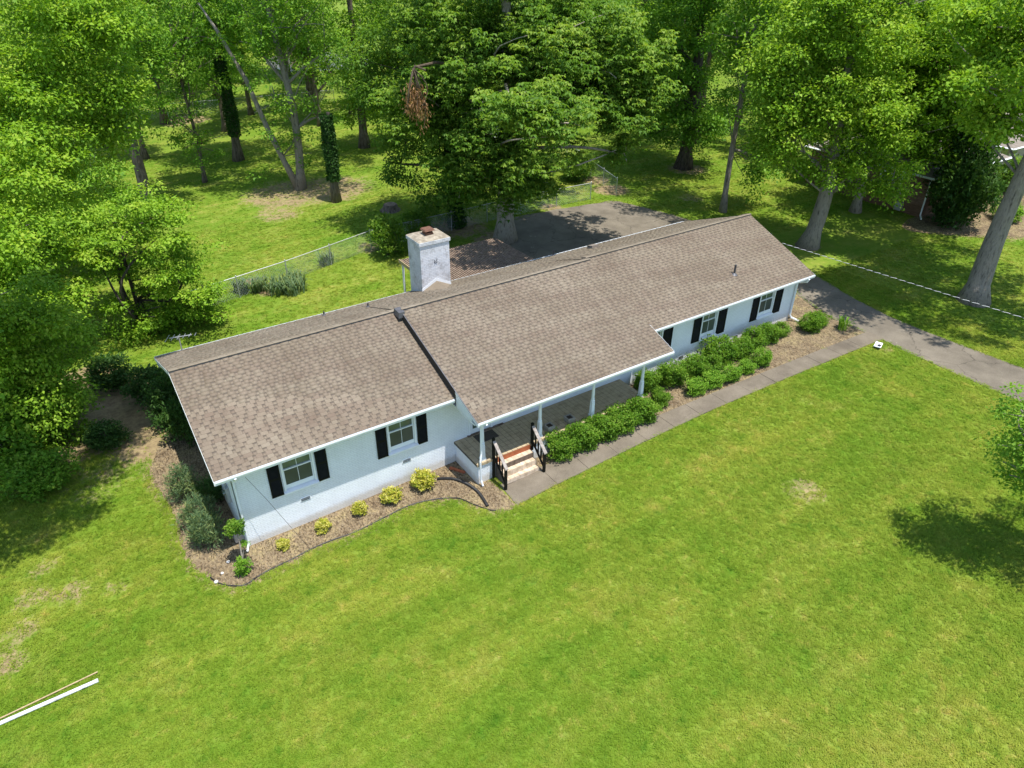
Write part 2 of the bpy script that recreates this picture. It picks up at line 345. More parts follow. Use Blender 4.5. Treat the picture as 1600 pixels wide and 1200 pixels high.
DRIVE = [(28.4, -70), (28.42, -9.9), (28.36, -6), (28.44, -3.2), (28.38, -1.2), (28.8, .6), (29.5, 2.4), (30.0, 4.5), (30.0, 9.0), (28.6, 10.6), (24, 11.2), (19.9, 11.4), (19.8, 14.2), (22.6, 19.0), (25.2, 19.3), (29.8, 18.7), (31.2, 18.2), (32.6, 13.2), (33.0, 8.0), (32.2, 3.0), (31.25, -.5), (30.95, -3), (31.1, -6), (31.3, -8.6), (31.5, -70)]
SOIL = [(-1.2, 10.5, 3.0, 1.0), (-3.6, 9.6, 2.2, .9), (-3.0, 13.5, 2.0, .8), (-1.6, 7.6, 1.6, .9), (12.8, 33.5, 4.0, .62), (15.5, 32.5, 3.8, .62), (10.8, 29.8, 2.0, .55), (41.2, 21.5, 1.8, .8), (32.5, 20.5, 1.5, .9), (33.0, 23.0, 1.4, .7), (26.5, 19.8, 1.0, .7),
        (16.7, -8.4, .9, .60), (-4.9, 1.0, .7, .58), (-5.6, 2.6, .6, .56), (-5.9, 1.4, .7, .58), (-6.3, .2, .7, .56), (-3.9, .5, .5, .5), (-6.6, -.8, .7, .56), (6.1, 20.2, .6, .8), (6.6, 18.6, 1.0, .75), (20.7, 16.2, 2.6, .9), (19.4, 20.2, 2.2, .8), (36.3, -3.8, .9, .8), (35.4, 5.7, .9, .8), (27.66, -4.3, .5, .6), (12.0, 62, 3, .7), (36, 16, 1.2, .5),
        (11.6, -11.2, .35, .45), (21.2, -5.0, .4, .5), (18.6, -4.6, .35, .45), (13.6, 20.5, 1.2, .6), (-3.6, 6.2, 1.6, .45), (46.5, 3.0, 2.5, .9), (50, 2.5, 3.0, 1.0), (54, 3.0, 2.6, .9), (49, .5, 2.0, .8), (55, .6, 2.0, .7)]
def axis(spans):
    a = []
    for lo, hi, st in spans: a += list(np.arange(lo, hi, st))
    return np.array(a+[spans[-1][1]])
gx = axis([(-900, -100, 80), (-100, -16, 7), (-16, 45, .4), (45, 100, 3), (100, 1100, 100)])
gy = axis([(-500, -40, 46), (-40, -20, 1), (-20, 46, .4), (46, 100, 3), (100, 1300, 100)])
X, Y = np.meshgrid(gx, gy)
soil = np.zeros(X.shape)
for sx, sy, sr, sa in SOIL: soil = np.maximum(soil, sa*(1-smooth01((np.hypot(X-sx, Y-sy)/sr-.45)/.9)))
for pl, wd, am in ((BED_L, .55, .62), (BED_R, .4, .5), (DRIVE, .35, .42)): soil = np.maximum(soil, am*(1-smooth01((poly_dist(X, Y, pl)-.1)/wd)))
def fast_mesh(name, V, F, attrs=None, smooth=False):
    me = bpy.data.meshes.new(name); n = len(F); k = F.shape[1]
    me.vertices.add(len(V)); me.vertices.foreach_set('co', np.ascontiguousarray(V, np.float32).ravel())
    me.loops.add(n*k); me.loops.foreach_set('vertex_index', np.ascontiguousarray(F, np.int32).ravel())
    me.polygons.add(n); me.polygons.foreach_set('loop_start', np.arange(0, n*k, k, dtype=np.int32))
    if smooth: me.polygons.foreach_set('use_smooth', np.ones(n, bool))
    for an, av in (attrs or {}).items():
        a = me.attributes.new(an, 'FLOAT', 'POINT'); a.data.foreach_set('value', np.ascontiguousarray(av, np.float32))
    me.update(calc_edges=True); return me
ny, nx = X.shape
V = np.stack([X, Y, gz(X)], -1).reshape(-1, 3)
idx = np.arange(nx*ny).reshape(ny, nx)
F = np.stack([idx[:-1, :-1], idx[:-1, 1:], idx[1:, 1:], idx[1:, :-1]], -1).reshape(-1, 4)
lawn = link_mesh('lawn', fast_mesh('lawn', V, F, {'soil': soil.ravel()}, True), M['lawn']); tag(lawn, kind='structure')

def sheet(name, poly, dz, mat, parent=None, thick=0.0, step=1.0, jitter=0.0):
    """flat sheet following the ground slope, with an edge of real thickness"""
    bm = bmesh.new()
    pl = []
    for i, (x, y) in enumerate(poly):
        x2, y2 = poly[(i+1) % len(poly)]; L = math.hypot(x2-x, y2-y); k = max(1, int(L/.35)) if jitter else 1
        for s in range(k):
            t = s/k; pl.append((x+(x2-x)*t+random.uniform(-jitter, jitter), y+(y2-y)*t+random.uniform(-jitter, jitter)))
    vs = [bm.verts.new((x, y, 0)) for x, y in pl]; bm.faces.new(vs)
    xs = [p[0] for p in pl]
    x = math.floor(min(xs))+.013
    while x < max(xs):
        bmesh.ops.bisect_plane(bm, geom=bm.verts[:]+bm.edges[:]+bm.faces[:], plane_co=(x, 0, 0), plane_no=(1, 0, 0)); x += step
    bmesh.ops.recalc_face_normals(bm, faces=bm.faces[:])
    if bm.faces[0].normal.z < 0: bmesh.ops.reverse_faces(bm, faces=bm.faces[:])
    if thick:
        e = [ed for ed in bm.edges if ed.is_boundary]; r = bmesh.ops.extrude_edge_only(bm, edges=e)
        low = [v for v in r['geom'] if isinstance(v, bmesh.types.BMVert)]
        for v in low: v.co.z = -thick
    for v in bm.verts: v.co.z += G(v.co.x)+dz
    bmesh.ops.triangulate(bm, faces=bm.faces[:])
    me = bpy.data.meshes.new(name); bm.to_mesh(me); bm.free(); return link_mesh(name, me, mat, parent)
tag(sheet('driveway', catmull(DRIVE[1:-1], 4) and ([DRIVE[0]]+catmull(DRIVE[1:-1], 4)+[DRIVE[-1]]), .022, M['asphalt'], thick=.1, jitter=.05), kind='structure')
tag(sheet('planting_bed', BED_L, .014, M['mulch'], thick=.05, jitter=.04), kind='structure')
tag(sheet('planting_bed', BED_R, .014, M['mulch'], thick=.05, jitter=.04), kind='structure')
NBED = [(43.2, 4.1), (45.8, 5.2), (57, 5.9), (61, 3.5), (60, -.8), (48.3, -.7), (44.8, 2.0)]
tag(sheet('planting_bed', catmull(NBED, 5, True), .014, M['mulch'], thick=.05, jitter=.05), kind='structure')
# front walk: base sheet and one slab after the other
walk_poly = WALK_OUT+WALK_IN[::-1]+[(9.98, -2.05), (8.30, -2.05)]
walk = tag(sheet('front_walk', walk_poly, .030, M['concrete'], thick=.08), kind='structure')
def lerp_line(line, x):
    return float(np.interp(x, [p[0] for p in line], [p[1] for p in line]))
def slab(x0, x1, y00, y01, y10, y11):
    g = .007; b = [(x0+g, y00+g), (x1-g, y10+g), (x1-g, y11-g), (x0+g, y01-g)]
    sheet('slab', b, .042+random.uniform(-.004, .004), M['concrete'], walk, thick=.04, step=5)
slab(8.27, 9.98, -3.25, -2.06, -3.21, -2.06)
xs_ = np.linspace(9.98, 28.42, 14)
for a, b_ in zip(xs_[:-1], xs_[1:]): slab(a, b_, lerp_line(WALK_OUT, a), lerp_line(WALK_IN, a), lerp_line(WALK_OUT, b_), lerp_line(WALK_IN, b_))
# pond far behind
pond_m, nt, b = new_mat('pond_water'); b.inputs['Base Color'].default_value = (.09, .065, .028, 1); b.inputs['Roughness'].default_value = .25; bump(nt, b, noise(nt, 1.5, 2, .5, pos(nt)), .15, .05)
tag(sheet('pond', catmull([(29.5, 82), (34, 80), (40, 80), (43, 86), (40, 96), (33, 97), (29, 90)], 6, True), .012, pond_m, step=4), kind='structure')

# ------------------------------------------------------------------ the house
house = empty('ranch_house', (13.0, 3.7, 0.4)); tag(house, 'long white brick ranch house with brown shingle roof and black shutters', 'house')
ZE_L, ZR_L = 3.30, 4.83; ZE_R, ZR_R = 3.28, 4.92; YR = 3.74; YE, YB = -.5, 7.98; ZE_M, YE_M = 3.13, -1.98; ZR_M, YR_M = 5.0, 3.40
XL, XA, XB, XR = -.52, 7.50, 16.35, 26.88
WT = 3.12     # wall top
def wall_grid(mb, x0, x1, z0f, z1, ops, y0, y1):
    xs = sorted({x0, x1, *[o[0] for o in ops], *[o[1] for o in ops]})
    for a, b in zip(xs[:-1], xs[1:]):
        o = [q for q in ops if q[0] <= a+1e-6 and q[1] >= b-1e-6]; zb = z0f
        if o:
            mb.box(a, b, y0, y1, zb, o[0][2]); mb.box(a, b, y0, y1, o[0][3], z1)
        else: mb.box(a, b, y0, y1, zb, z1)
WIN = [(1.47, 2.54), (5.11, 6.17), (16.78, 17.75), (20.08, 21.07), (23.84, 24.90)]
ops = [(a, b, 1.56, 2.96) for a, b in WIN]+[(8.25, 9.30, 1.08, 3.06)]
mb = MB(); wall_grid(mb, 0, LB, -.3, WT, ops, 0, .22); mb.build('front_wall', M['brick_white'], house)
def zroof_front_L(y): return ZE_L+(ZR_L-ZE_L)*(y-YE)/(YR-YE)
def zrear(y, zr=ZR_L): return 3.30+(zr-3.30)*(YB-y)/(YB-YR)
for nm, x0, x1 in (('left_wall', .0, .22), ('right_wall', LB-.22, LB)):
    mb = MB(); mb.prism([(x0, .222, -.3), (x0, DB-.222, -.3), (x0, DB-.222, zrear(DB)-.12), (x0, YR, ZR_L-.16), (x0, .222, zroof_front_L(.222)-.16)], (x1-x0, 0, 0)); mb.build(nm, M['brick_white'], house)
mb = MB(); mb.box(0, LB, DB-.22, DB, -.3, WT); mb.build('rear_wall', M['brick_white'], house)
mb = MB(); mb.box(.3, LB-.3, .9, DB-.3, .9, 1.0); mb.build('inner_floor', M['interior'], house)
# corner boards
mb = MB(); mb.box(-.025, .10, -.028, .0, .9, 3.1); mb.box(-.028, -.001, -.028, .12, .9, 3.1); mb.build('corner_board', M['white_trim'], house)
# windows
def window(x0, x1, z0=1.56, z1=2.96):
    fr = MB(); t = .06
    fr.box(x0+.002, x0+t, -.03, .14, z0+.09, z1); fr.box(x1-t, x1-.002, -.03, .14, z0+.09, z1); fr.box(x0+t+.001, x1-t-.001, -.028, .14, z1-t, z1-.002)
    fr.hexa([(x0-.04, -.10, z0-.02), (x1+.04, -.10, z0-.02), (x1+.04, .14, z0-.02), (x0-.04, .14, z0-.02)], [(x0-.04, -.10, z0+.05), (x1+.04, -.10, z0+.05), (x1+.04, .14, z0+.11), (x0-.04, .14, z0+.11)])
    w = fr.build('window', M['white_trim'], house, org=((x0+x1)/2, 0, z0))
    zm = z0+.29+(z1-z0-.29)*.52
    sash = MB(); s = .036; a, b = x0+t+.002, x1-t-.002
    # lower sash (in front), upper sash (behind)
    for (c, d, y) in ((z0+.115, zm+.02, .02), (zm-.02, z1-t-.004, .055)):
        bt = .16 if y < .03 else s
        sash.box(a, a+s, y, y+.03, c, d); sash.box(b-s, b, y, y+.03, c, d); sash.box(a+s+.001, b-s-.001, y, y+.03, c, c+bt); sash.box(a+s+.001, b-s-.001, y, y+.03, d-s, d)
        sash.box((a+b)/2-.007, (a+b)/2+.007, y+.004, y+.026, c+bt+.001, d-s-.001)
    sash.build('sash', M['white_trim'], w, org=(0, 0, 0))
    for (c, d, y, mt) in ((z0+.275, zm-.03, .034, 'screen'), (zm+.03, z1-t-.054, .069, 'glass')):
        for k in (0, 1):
            p = MB(); m_ = (a+b)/2; e0, e1 = ((a+s, m_-.008), (m_+.008, b-s))[k]; p.box(e0, e1, y, y+.005, c, d); p.build('pane', M[mt], w, org=(0, 0, 0))
    bl = MB(); bl.box(x0+.01, x1-.01, .16, .17, z0+.05, z1-.01); bl.build('blind', M['interior'], w, org=(0, 0, 0))
for a, b in WIN: window(a, b)
sh_me = None
def shutter(x0, x1, z0=1.555, z1=2.94):
    global sh_me
    w = x1-x0
    if sh_me is None:
        m_ = MB(); W_ = .42; H_ = z1-z0
        m_.box(0, .05, -.04, -.004, 0, H_); m_.box(W_-.05, W_, -.04, -.004, 0, H_)
        for c, d in ((0, .07), (H_/2-.035, H_/2+.035), (H_-.07, H_)): m_.box(.051, W_-.051, -.039, -.005, c, d)
        for c, d in ((.075, H_/2-.04), (H_/2+.04, H_-.075)):
            n = int((d-c)/.045)
            for i in range(n):
                z = c+(i+.5)*(d-c)/n; m_.hexa([(.051, -.036, z-.018), (W_-.051, -.036, z-.018), (W_-.051, -.012, z+.008), (.051, -.012, z+.008)], [(.051, -.030, z-.012), (W_-.051, -.030, z-.012), (W_-.051, -.006, z+.014), (.051, -.006, z+.014)])
        m_.box(.05, W_-.05, -.006, -.002, .05, H_-.05)
        sh_me = m_.mesh('shutter')
    o = link_mesh('shutter', sh_me, M['black_paint'], house, (x0, 0, z0)); o.scale = (w/.42, 1, 1)
for a, b in ((1.05, 1.43), (2.58, 2.96), (4.69, 5.07), (6.21, 6.59), (16.30, 16.74), (17.79, 18.31), (19.58, 20.04), (21.12, 21.64), (23.36, 23.80), (24.95, 25.44)): shutter(a, b)
# front door with glazed storm door and threshold
d = MB(); x0, x1 = 8.25, 9.30
for a, b, c, e in ((x0+.002, x0+.09, 1.09, 3.05), (x1-.09, x1-.002, 1.09, 3.05), (x0+.091, x1-.091, 2.95, 3.05)): d.box(a, b, -.03, .15, c, e)
d.box(x0+.10, x0+.21, .03, .07, 1.10, 2.94); d.box(x1-.21, x1-.10, .03, .07, 1.10, 2.94); d.box(x0+.211, x1-.211, .03, .07, 1.10, 1.30); d.box(x0+.211, x1-.211, .03, .07, 1.98, 2.08); d.box(x0+.211, x1-.211, .03, .07, 2.84, 2.94)
door = d.build('front_door', M['white_trim'], house, org=(x0, 0, 1.08))
for c, e in ((1.302, 1.978), (2.082, 2.838)):
    p = MB(); p.box(x0+.212, x1-.212, .047, .053, c, e); p.build('pane', M['glass'], door, org=(0, 0, 0))
p = MB(); p.box(x0+.2, x1-.2, .17, .19, 1.1, 2.94); p.build('door_leaf', M['interior'], door, org=(0, 0, 0))
p = MB(); p.tube([(x1-.15, .03, 2.0), (x1-.15, -.03, 2.0), (x1-.24, -.035, 2.0)], .013, 8); p.build('handle', M['metal_dark'], door, org=(0, 0, 0))
p = MB(); p.box(x0-.05, 9.75, -.07, -.002, 1.085, 1.13); p.build('threshold', M['brown_post'], house)
# foundation vents
for x in (1.88, 5.55, 18.9, 22.4):
    v = MB(); v.box(x, x+.36, -.014, .0, .95 if x > 10 else .98, 1.10 if x > 10 else 1.13)
    o = v.build('foundation_vent', M['white_trim'], house, org=(x, 0, 1))
    v = MB()
    for i in range(5): v.box(x+.03, x+.33, -.02, -.0145, 1.0+i*.024-(.03 if x > 10 else 0), 1.012+i*.024-(.03 if x > 10 else 0))
    v.build('louver', M['metal_dark'], o, org=(0, 0, 0))

# ---- roof decks + shingles
roof = None
def slopeplane(y0, z0, y1, z1):
    L = math.hypot(y1-y0, z1-z0); return Vector((0, (y1-y0)/L, (z1-z0)/L)), L
NV = 8
sh_meshes = []
for i in range(NV):
    m_ = MB(); w_, e_ = .20, .152
    m_.hexa([(0, 0, 0), (w_, 0, 0), (w_, e_, 0), (0, e_, 0)], [(0, 0, .013), (w_, 0, .013), (w_, e_, .006), (0, e_, .006)])
    me = m_.mesh('shingle'); a = me.attributes.new('tint', 'FLOAT', 'POINT'); a.data.foreach_set('value', [i/(NV-1)]*len(me.vertices)); sh_meshes.append(me)
EXPO = .145
deck = MB(); facets = []   # facet: origin, uvec, vvec, nvec, u range function, length
def facet(x0, x1, y0, z0, y1, z1, th=.10):
    vv, L = slopeplane(y0, z0, y1, z1); sgn = 1 if y1 > y0 else -1
    uu = Vector((1, 0, 0)) if sgn > 0 else Vector((-1, 0, 0)); nn = uu.cross(vv)
    o = Vector((x0 if sgn > 0 else x1, y0, z0)); facets.append((o, uu, vv, nn, x1-x0, L))
    a, b = Vector((x0, y0, z0)), Vector((x1, y0, z0)); c, d_ = Vector((x1, y1, z1)), Vector((x0, y1, z1)); dn = Vector((0, 0, -th))
    if sgn > 0: deck.hexa([a+dn, b+dn, c+dn, d_+dn], [a, b, c, d_])
    else: deck.hexa([b+dn, a+dn, d_+dn, c+dn], [b, a, d_, c])
facet(XL, XA-.002, YE, ZE_L, YR, ZR_L)
facet(XA, XB, YE_M, ZE_M, YR_M-.003, ZR_M)
facet(XB+.002, XR, YE, ZE_R, YR, ZR_R)
facet(XL, XA-.002, YB, 3.30, YR+.003, ZR_L)
facet(XA, XB, YB, 3.305, YR_M+.003, ZR_M)
facet(XB+.003, XR, YB, 3.29, YR+.003, ZR_R)
roof = deck.build('roof', M['roof_dark'], house, org=(13, YR, 4.8))
cand = []
for fi, (o, uu, vv, nn, W_, L_) in enumerate(facets):
    nrow = int(L_/EXPO)
    for r in range(nrow+1):
        e = min(EXPO+.007, L_-r*EXPO)
        if e < .04: continue
        # tan strip: lower part of the course lies bare between the tabs, the upper part keeps the dark band printed in the granules
        u = -random.uniform(0, .25)
        while u < W_:
            w_ = random.choice((.15, .18, .22, .26)); gap = random.choice((.09, .11, .14))
            u0, u1 = max(u, 0), min(u+w_, W_)
            if u1-u0 > .04: cand.append((fi, r, u0, u1-u0, e, random.random()))
            # tan lower strip of gap
            g0, g1 = max(u1, 0), min(u1+gap, W_)
            if g1-g0 > .02: cand.append((fi, r, g0, g1-g0, -e*.66, random.random()))
            u += w_+gap
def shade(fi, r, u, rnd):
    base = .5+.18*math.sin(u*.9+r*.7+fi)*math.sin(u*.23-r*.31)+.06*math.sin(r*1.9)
    return min(max(base+(rnd-.5)*.32+(.25 if fi > 2 else 0), 0), 1)  # rear slopes tinted lighter, standing in for glancing-view brightness and sheen
tabs = [c for c in cand if c[4] > 0]
def keyd(c):
    o, uu, vv, nn, W_, L_ = facets[c[0]]; p = o+uu*c[2]+vv*(c[1]*EXPO); return (p-CAM).length
front_tabs = sorted([c for c in tabs if c[4] > EXPO and c[3] > .12 and c[0] in (0, 1, 2)], key=keyd)
solo = set(id(c) for c in front_tabs[:300])
for c in front_tabs[:300]:
    fi, r, u, w_, e, rnd = c; o, uu, vv, nn, W_, L_ = facets[fi]; p = o+uu*u+vv*(r*EXPO-.004)+nn*.002
    t = shade(fi, r, u, rnd); so = link_mesh('shingle', sh_meshes[min(NV-1, int(t*NV))], M['shingle'], roof, p)
    so.rotation_euler = (math.atan2(vv.z, vv.y), 0, 0); so.scale = (w_/.20, e/.152, 1)
VS, FS, TS = [], [], []
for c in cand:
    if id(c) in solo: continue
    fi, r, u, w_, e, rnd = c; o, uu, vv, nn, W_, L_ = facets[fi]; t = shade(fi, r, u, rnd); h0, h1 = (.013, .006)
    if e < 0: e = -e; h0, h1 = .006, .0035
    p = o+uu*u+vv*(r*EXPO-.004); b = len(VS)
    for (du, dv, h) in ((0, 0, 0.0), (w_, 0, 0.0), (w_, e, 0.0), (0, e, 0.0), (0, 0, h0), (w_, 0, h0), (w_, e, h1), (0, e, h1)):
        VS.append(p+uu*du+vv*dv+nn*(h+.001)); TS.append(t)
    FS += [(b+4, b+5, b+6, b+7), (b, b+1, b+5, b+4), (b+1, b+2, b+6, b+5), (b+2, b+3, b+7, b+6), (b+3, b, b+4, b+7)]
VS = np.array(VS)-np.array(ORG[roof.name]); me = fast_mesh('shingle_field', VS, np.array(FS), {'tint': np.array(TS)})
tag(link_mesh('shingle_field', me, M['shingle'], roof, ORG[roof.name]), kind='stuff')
# ridge caps: overlapping pieces on a raised dark vent strip
def ridge(x0, x1, zr, y0, sl):
    """ridge cap pieces lapped over the back slope, on a dark raised vent strip whose open front edge shows"""
    m_ = MB(); m_.prism([(x0, y0-.05, zr-.03), (x0, y0+.25, zr-.25*sl-.02), (x0, y0+.25, zr-.25*sl+.045), (x0, y0-.035, zr+.055)], (x1-x0, 0, 0)); m_.build('ridge_vent', M['metal_dark'], roof, org=ORG[roof.name])
    n = int((x1-x0)/.30); st = (x1-x0)/n; L_ = st+.012; m_ = MB()
    pr = [(-.05, .052), (.0, .062), (.30, .062-.30*sl)]
    vs = [(0, y, z+.010) for y, z in pr]+[(L_, y, z+.002) for y, z in pr]+[(0, y, z-.012) for y, z in pr]+[(L_, y, z-.014) for y, z in pr]
    m_.add(vs, [(0, 3, 4, 1), (1, 4, 5, 2), (0, 1, 7, 6), (1, 2, 8, 7), (6, 9, 3, 0), (2, 5, 11, 8), (3, 9, 10, 4), (4, 10, 11, 5), (6, 7, 10, 9), (7, 8, 11, 10)])
    mes = []
    for i in range(4):
        me = m_.mesh('ridge_cap'); a = me.attributes.new('tint', 'FLOAT', 'POINT'); a.data.foreach_set('value', [.78+.07*i]*len(me.vertices)); mes.append(me)
    for i in range(n): link_mesh('ridge_cap', random.choice(mes), M['shingle'], roof, (x0+i*st, y0, zr))
SL = (ZR_L-3.3)/(YB-YR)
ridge(XL, XA-.03, ZR_L, YR, SL); ridge(XA+.01, XB+.02, ZR_M, YR_M, (ZR_M-3.305)/(YB-YR_M)); ridge(XB+.05, XR, ZR_R, YR, SL)
# flashing at the step between the left roof and the porch roof; rake walls of the raised roof
m_ = MB()
def zl(y): return ZE_L+(ZR_L-ZE_L)*(y-YE)/(YR-YE)
def zm_(y): return ZE_M+(ZR_M-ZE_M)*(y-YE_M)/(YR_M-YE_M)
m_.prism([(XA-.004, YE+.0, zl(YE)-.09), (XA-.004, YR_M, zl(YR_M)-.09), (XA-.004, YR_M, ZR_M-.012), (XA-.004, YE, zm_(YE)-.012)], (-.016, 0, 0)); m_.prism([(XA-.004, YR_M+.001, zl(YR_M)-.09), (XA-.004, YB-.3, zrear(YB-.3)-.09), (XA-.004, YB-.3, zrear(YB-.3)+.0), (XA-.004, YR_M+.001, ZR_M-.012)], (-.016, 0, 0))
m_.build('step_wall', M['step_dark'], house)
m_ = MB(); m_.prism([(XA-.03, YE_M-.01, ZE_M+.004), (XA-.03, YR_M, ZR_M+.004), (XA-.03, YR_M, ZR_M+.018), (XA-.03, YE_M-.01, ZE_M+.018)], (.03, 0, 0)); m_.build('drip_edge', M['flash'], house)
m_ = MB(); m_.hexa([(XA-.20, YR_M-.22, ZR_L-.02), (XA+.06, YR_M-.22, ZR_L-.02), (XA+.06, YR_M+.24, ZR_L), (XA-.20, YR_M+.24, ZR_L)], [(XA-.17, YR_M-.20, ZR_M+.02), (XA+.06, YR_M-.20, ZR_M+.02), (XA+.06, YR_M+.2, ZR_M+.06), (XA-.17, YR_M+.2, ZR_M+.05)]); m_.build('flashing_cap', M['flash'], house)
# porch roof triangular underside walls (right side step)
m_ = MB()
def zr_(y): return ZE_R+(ZR_R-ZE_R)*(y-YE)/(YR-YE)
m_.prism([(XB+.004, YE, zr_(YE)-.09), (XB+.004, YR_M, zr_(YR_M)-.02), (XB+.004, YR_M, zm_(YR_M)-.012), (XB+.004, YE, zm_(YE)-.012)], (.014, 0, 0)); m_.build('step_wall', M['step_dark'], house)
# fascia, drip edge and gutters
def strip(name, pts, h, t, mat, up=.018):
    pass
def fascia(x0, x1, y, z, out):
    m_ = MB(); y0, y1 = sorted((y, y+out*.02)); m_.box(x0, x1, y0-.001, y1+.001, z-.15, z-.004); m_.build('fascia', M['white_trim'], house)
    m_ = MB(); a = y+out*.022; b = y+out*.072
    m_.prism([(x0+.02, a, z-.085), (x0+.02, b-out*.02, z-.085), (x0+.02, b, z-.05), (x0+.02, b, z-.008), (x0+.02, b-out*.010, z-.008), (x0+.02, b-out*.010, z-.045), (x0+.02, b-out*.025, z-.072), (x0+.02, a, z-.072)], (x1-x0-.04, 0, 0)); m_.build('gutter', M['white_trim'], house)
fascia(XL, XA-.03, YE, ZE_L, -1); fascia(XA, XB, YE_M, ZE_M, -1); fascia(XB+.03, XR, YE, ZE_R, -1); fascia(XL, XR, YB, 3.30, 1)
def rake(x, out, pts, h=.14):
    for (y0, z0), (y1, z1) in zip(pts[:-1], pts[1:]):
        m_ = MB(); m_.prism([(x, y0, z0-h), (x, y1, z1-h), (x, y1, z1-.006), (x, y0, z0-.006)], (out*.008, 0, 0)); m_.build('rake_board', M['white_trim'], house)
rake(XL-.001, -1, [(YE-.02, ZE_L-.005), (YR, ZR_L)]); rake(XL-.001, -1, [(YR+.001, ZR_L), (YB+.02, 3.295)])
rake(XR+.001, 1, [(YE-.02, ZE_R-.005), (YR, ZR_R)]); rake(XR+.001, 1, [(YR+.001, ZR_R), (YB+.02, 3.285)])
rake(XA-.002, -1, [(YE_M-.02, ZE_M-.005), (YE-.03, zm_(YE-.03))], .15); rake(XB+.02, 1, [(YE_M-.02, ZE_M-.005), (YE-.03, zm_(YE-.03))], .15)
for (x0, x1, y0, y1, z) in ((XL+.02, XA-.05, YE+.03, -.002, 3.105), (XB+.05, XR-.02, YE+.03, -.002, 3.10), (XL+.02, XR-.02, DB+.004, YB-.03, 3.10)):
    m_ = MB(); m_.box(x0, x1, y0, y1, z, z+.018); m_.build('soffit', M['soffit'], house)
m_ = MB(); m_.box(XA+.02, XB-.02, YE_M+.03, -.002, 2.93, 2.95); m_.build('porch_ceiling', M['soffit'], house)
m_ = MB(); m_.box(XA+.1, XB-.15, -1.57, -1.38, 2.76, 2.928); m_.build('porch_beam', M['white_trim'], house)
for x in (XA+.1, XB-.25):
    m_ = MB(); m_.box(x, x+.12, -1.378, -.01, 2.76, 2.927); m_.build('porch_beam', M['white_trim'], house)
# gable step triangle on the porch's left side
m_ = MB(); m_.prism([(XA+.02, -1.56, 2.955), (XA+.02, -.51, 2.955), (XA+.02, -.51, zm_(-.51)-.11), (XA+.02, -1.56, zm_(-1.56)-.11)], (.05, 0, 0)); m_.build('gable_panel', M['white_trim'], house)

# ---- porch: base, tiles, posts, steps, railings
PZ = 1.08
m_ = MB(); m_.box(7.68, 15.52, -1.58, -.003, -.3, PZ-.10); m_.build('porch_base', M['brick_white'], house)
m_ = MB(); m_.box(7.64, 15.56, -1.62, -.003, PZ-.098, PZ-.006); pf = m_.build('porch_floor', M['grout'], house, org=(11.6, -.8, PZ))
tx, ty = 7.92/37, 1.617/8
tm = MB(); tm.box(.007, tx-.007, .007, ty-.007, -.005, .006); tme = tm.mesh('tile')
for i in range(37):
    for j in range(8): link_mesh('tile', tme, M['tile_grey'], pf, (7.64+i*tx, -1.62+j*ty, PZ+random.uniform(-.0015, .0015)))
for i in range(37):
    if 3.5 < i*tx+.0 and False: continue
em = MB(); em.box(.005, tx-.005, -.008, .0, -.09, .004); eme = em.mesh('edge_tile')
for i in range(37): link_mesh('edge_tile', eme, M['tile_tan'] if i > 11 else M['tile_grey'], pf, (7.64+i*tx, -1.62, PZ-.004))
def porch_post(x, y=-1.45):
    m_ = MB(); s = .075
    m_.box(x-.095, x+.095, y-.095, y+.095, PZ+.004, PZ+.10)
    m_.hexa([(x-s, y-s, PZ+.10), (x+s, y-s, PZ+.10), (x+s, y+s, PZ+.10), (x-s, y+s, PZ+.10)], [(x-s*.86, y-s*.86, PZ+.68), (x+s*.86, y-s*.86, PZ+.68), (x+s*.86, y+s*.86, PZ+.68), (x-s*.86, y+s*.86, PZ+.68)])
    m_.lathe([(.062, 0), (.085, .03), (.085, .05), (.055, .08), (.07, .12), (.058, .16), (.062, .30), (.050, .86), (.062, .90), (.075, .94), (.075, .96)], (x, y, PZ+.68), 12)
    m_.box(x-.075, x+.075, y-.075, y+.075, PZ+1.64, 2.758)
    m_.build('porch_post', M['white_trim'], house, org=(x, y, PZ), bevel=.006)
for x in (7.98, 10.42, 12.88, 15.38): porch_post(x)
# steps
SX0, SX1 = 8.42, 9.90
gs = .24
treads = [(.835, -1.87, -1.62), (.625, -2.12, -1.87), (.415, -2.37, -2.12)]
treads = [(.85, -1.84, -1.62), (.63, -2.03, -1.84), (.42, -2.22, -2.03)]
m_ = MB()
for z, y0, y1 in treads: m_.box(SX0, SX1, y0, y1-.001, .0, z-.014)
stp = m_.build('porch_steps', M['grout'], house, org=((SX0+SX1)/2, -1.9, .2))
nt_ = 7; tw = (SX1-SX0)/nt_
for k, (z, y0, y1) in enumerate(treads):
    zb = treads[k+1][0] if k < 2 else .245
    t1 = MB(); t1.box(.004, tw-.004, .003, y1-y0-.012, -.012, .006); t1m = t1.mesh('tread_tile')
    t2 = MB(); t2.box(.004, tw-.004, -.010, -.001, zb-z+.012, -.016); t2m = t2.mesh('riser_tile')
    for i in range(nt_):
        link_mesh('tread_tile', t1m, M['tile_tan'], stp, (SX0+i*tw, y0, z)); link_mesh('riser_tile', t2m, M['brown_post'] if k == 0 else M['tile_tan'], stp, (SX0+i*tw, y0, z))
m_ = MB(); m_.box(SX0-.06, SX1, -1.634, -1.629, .86, PZ-.004); m_.build('riser_board', M['terracotta'], stp, org=(0, 0, 0))
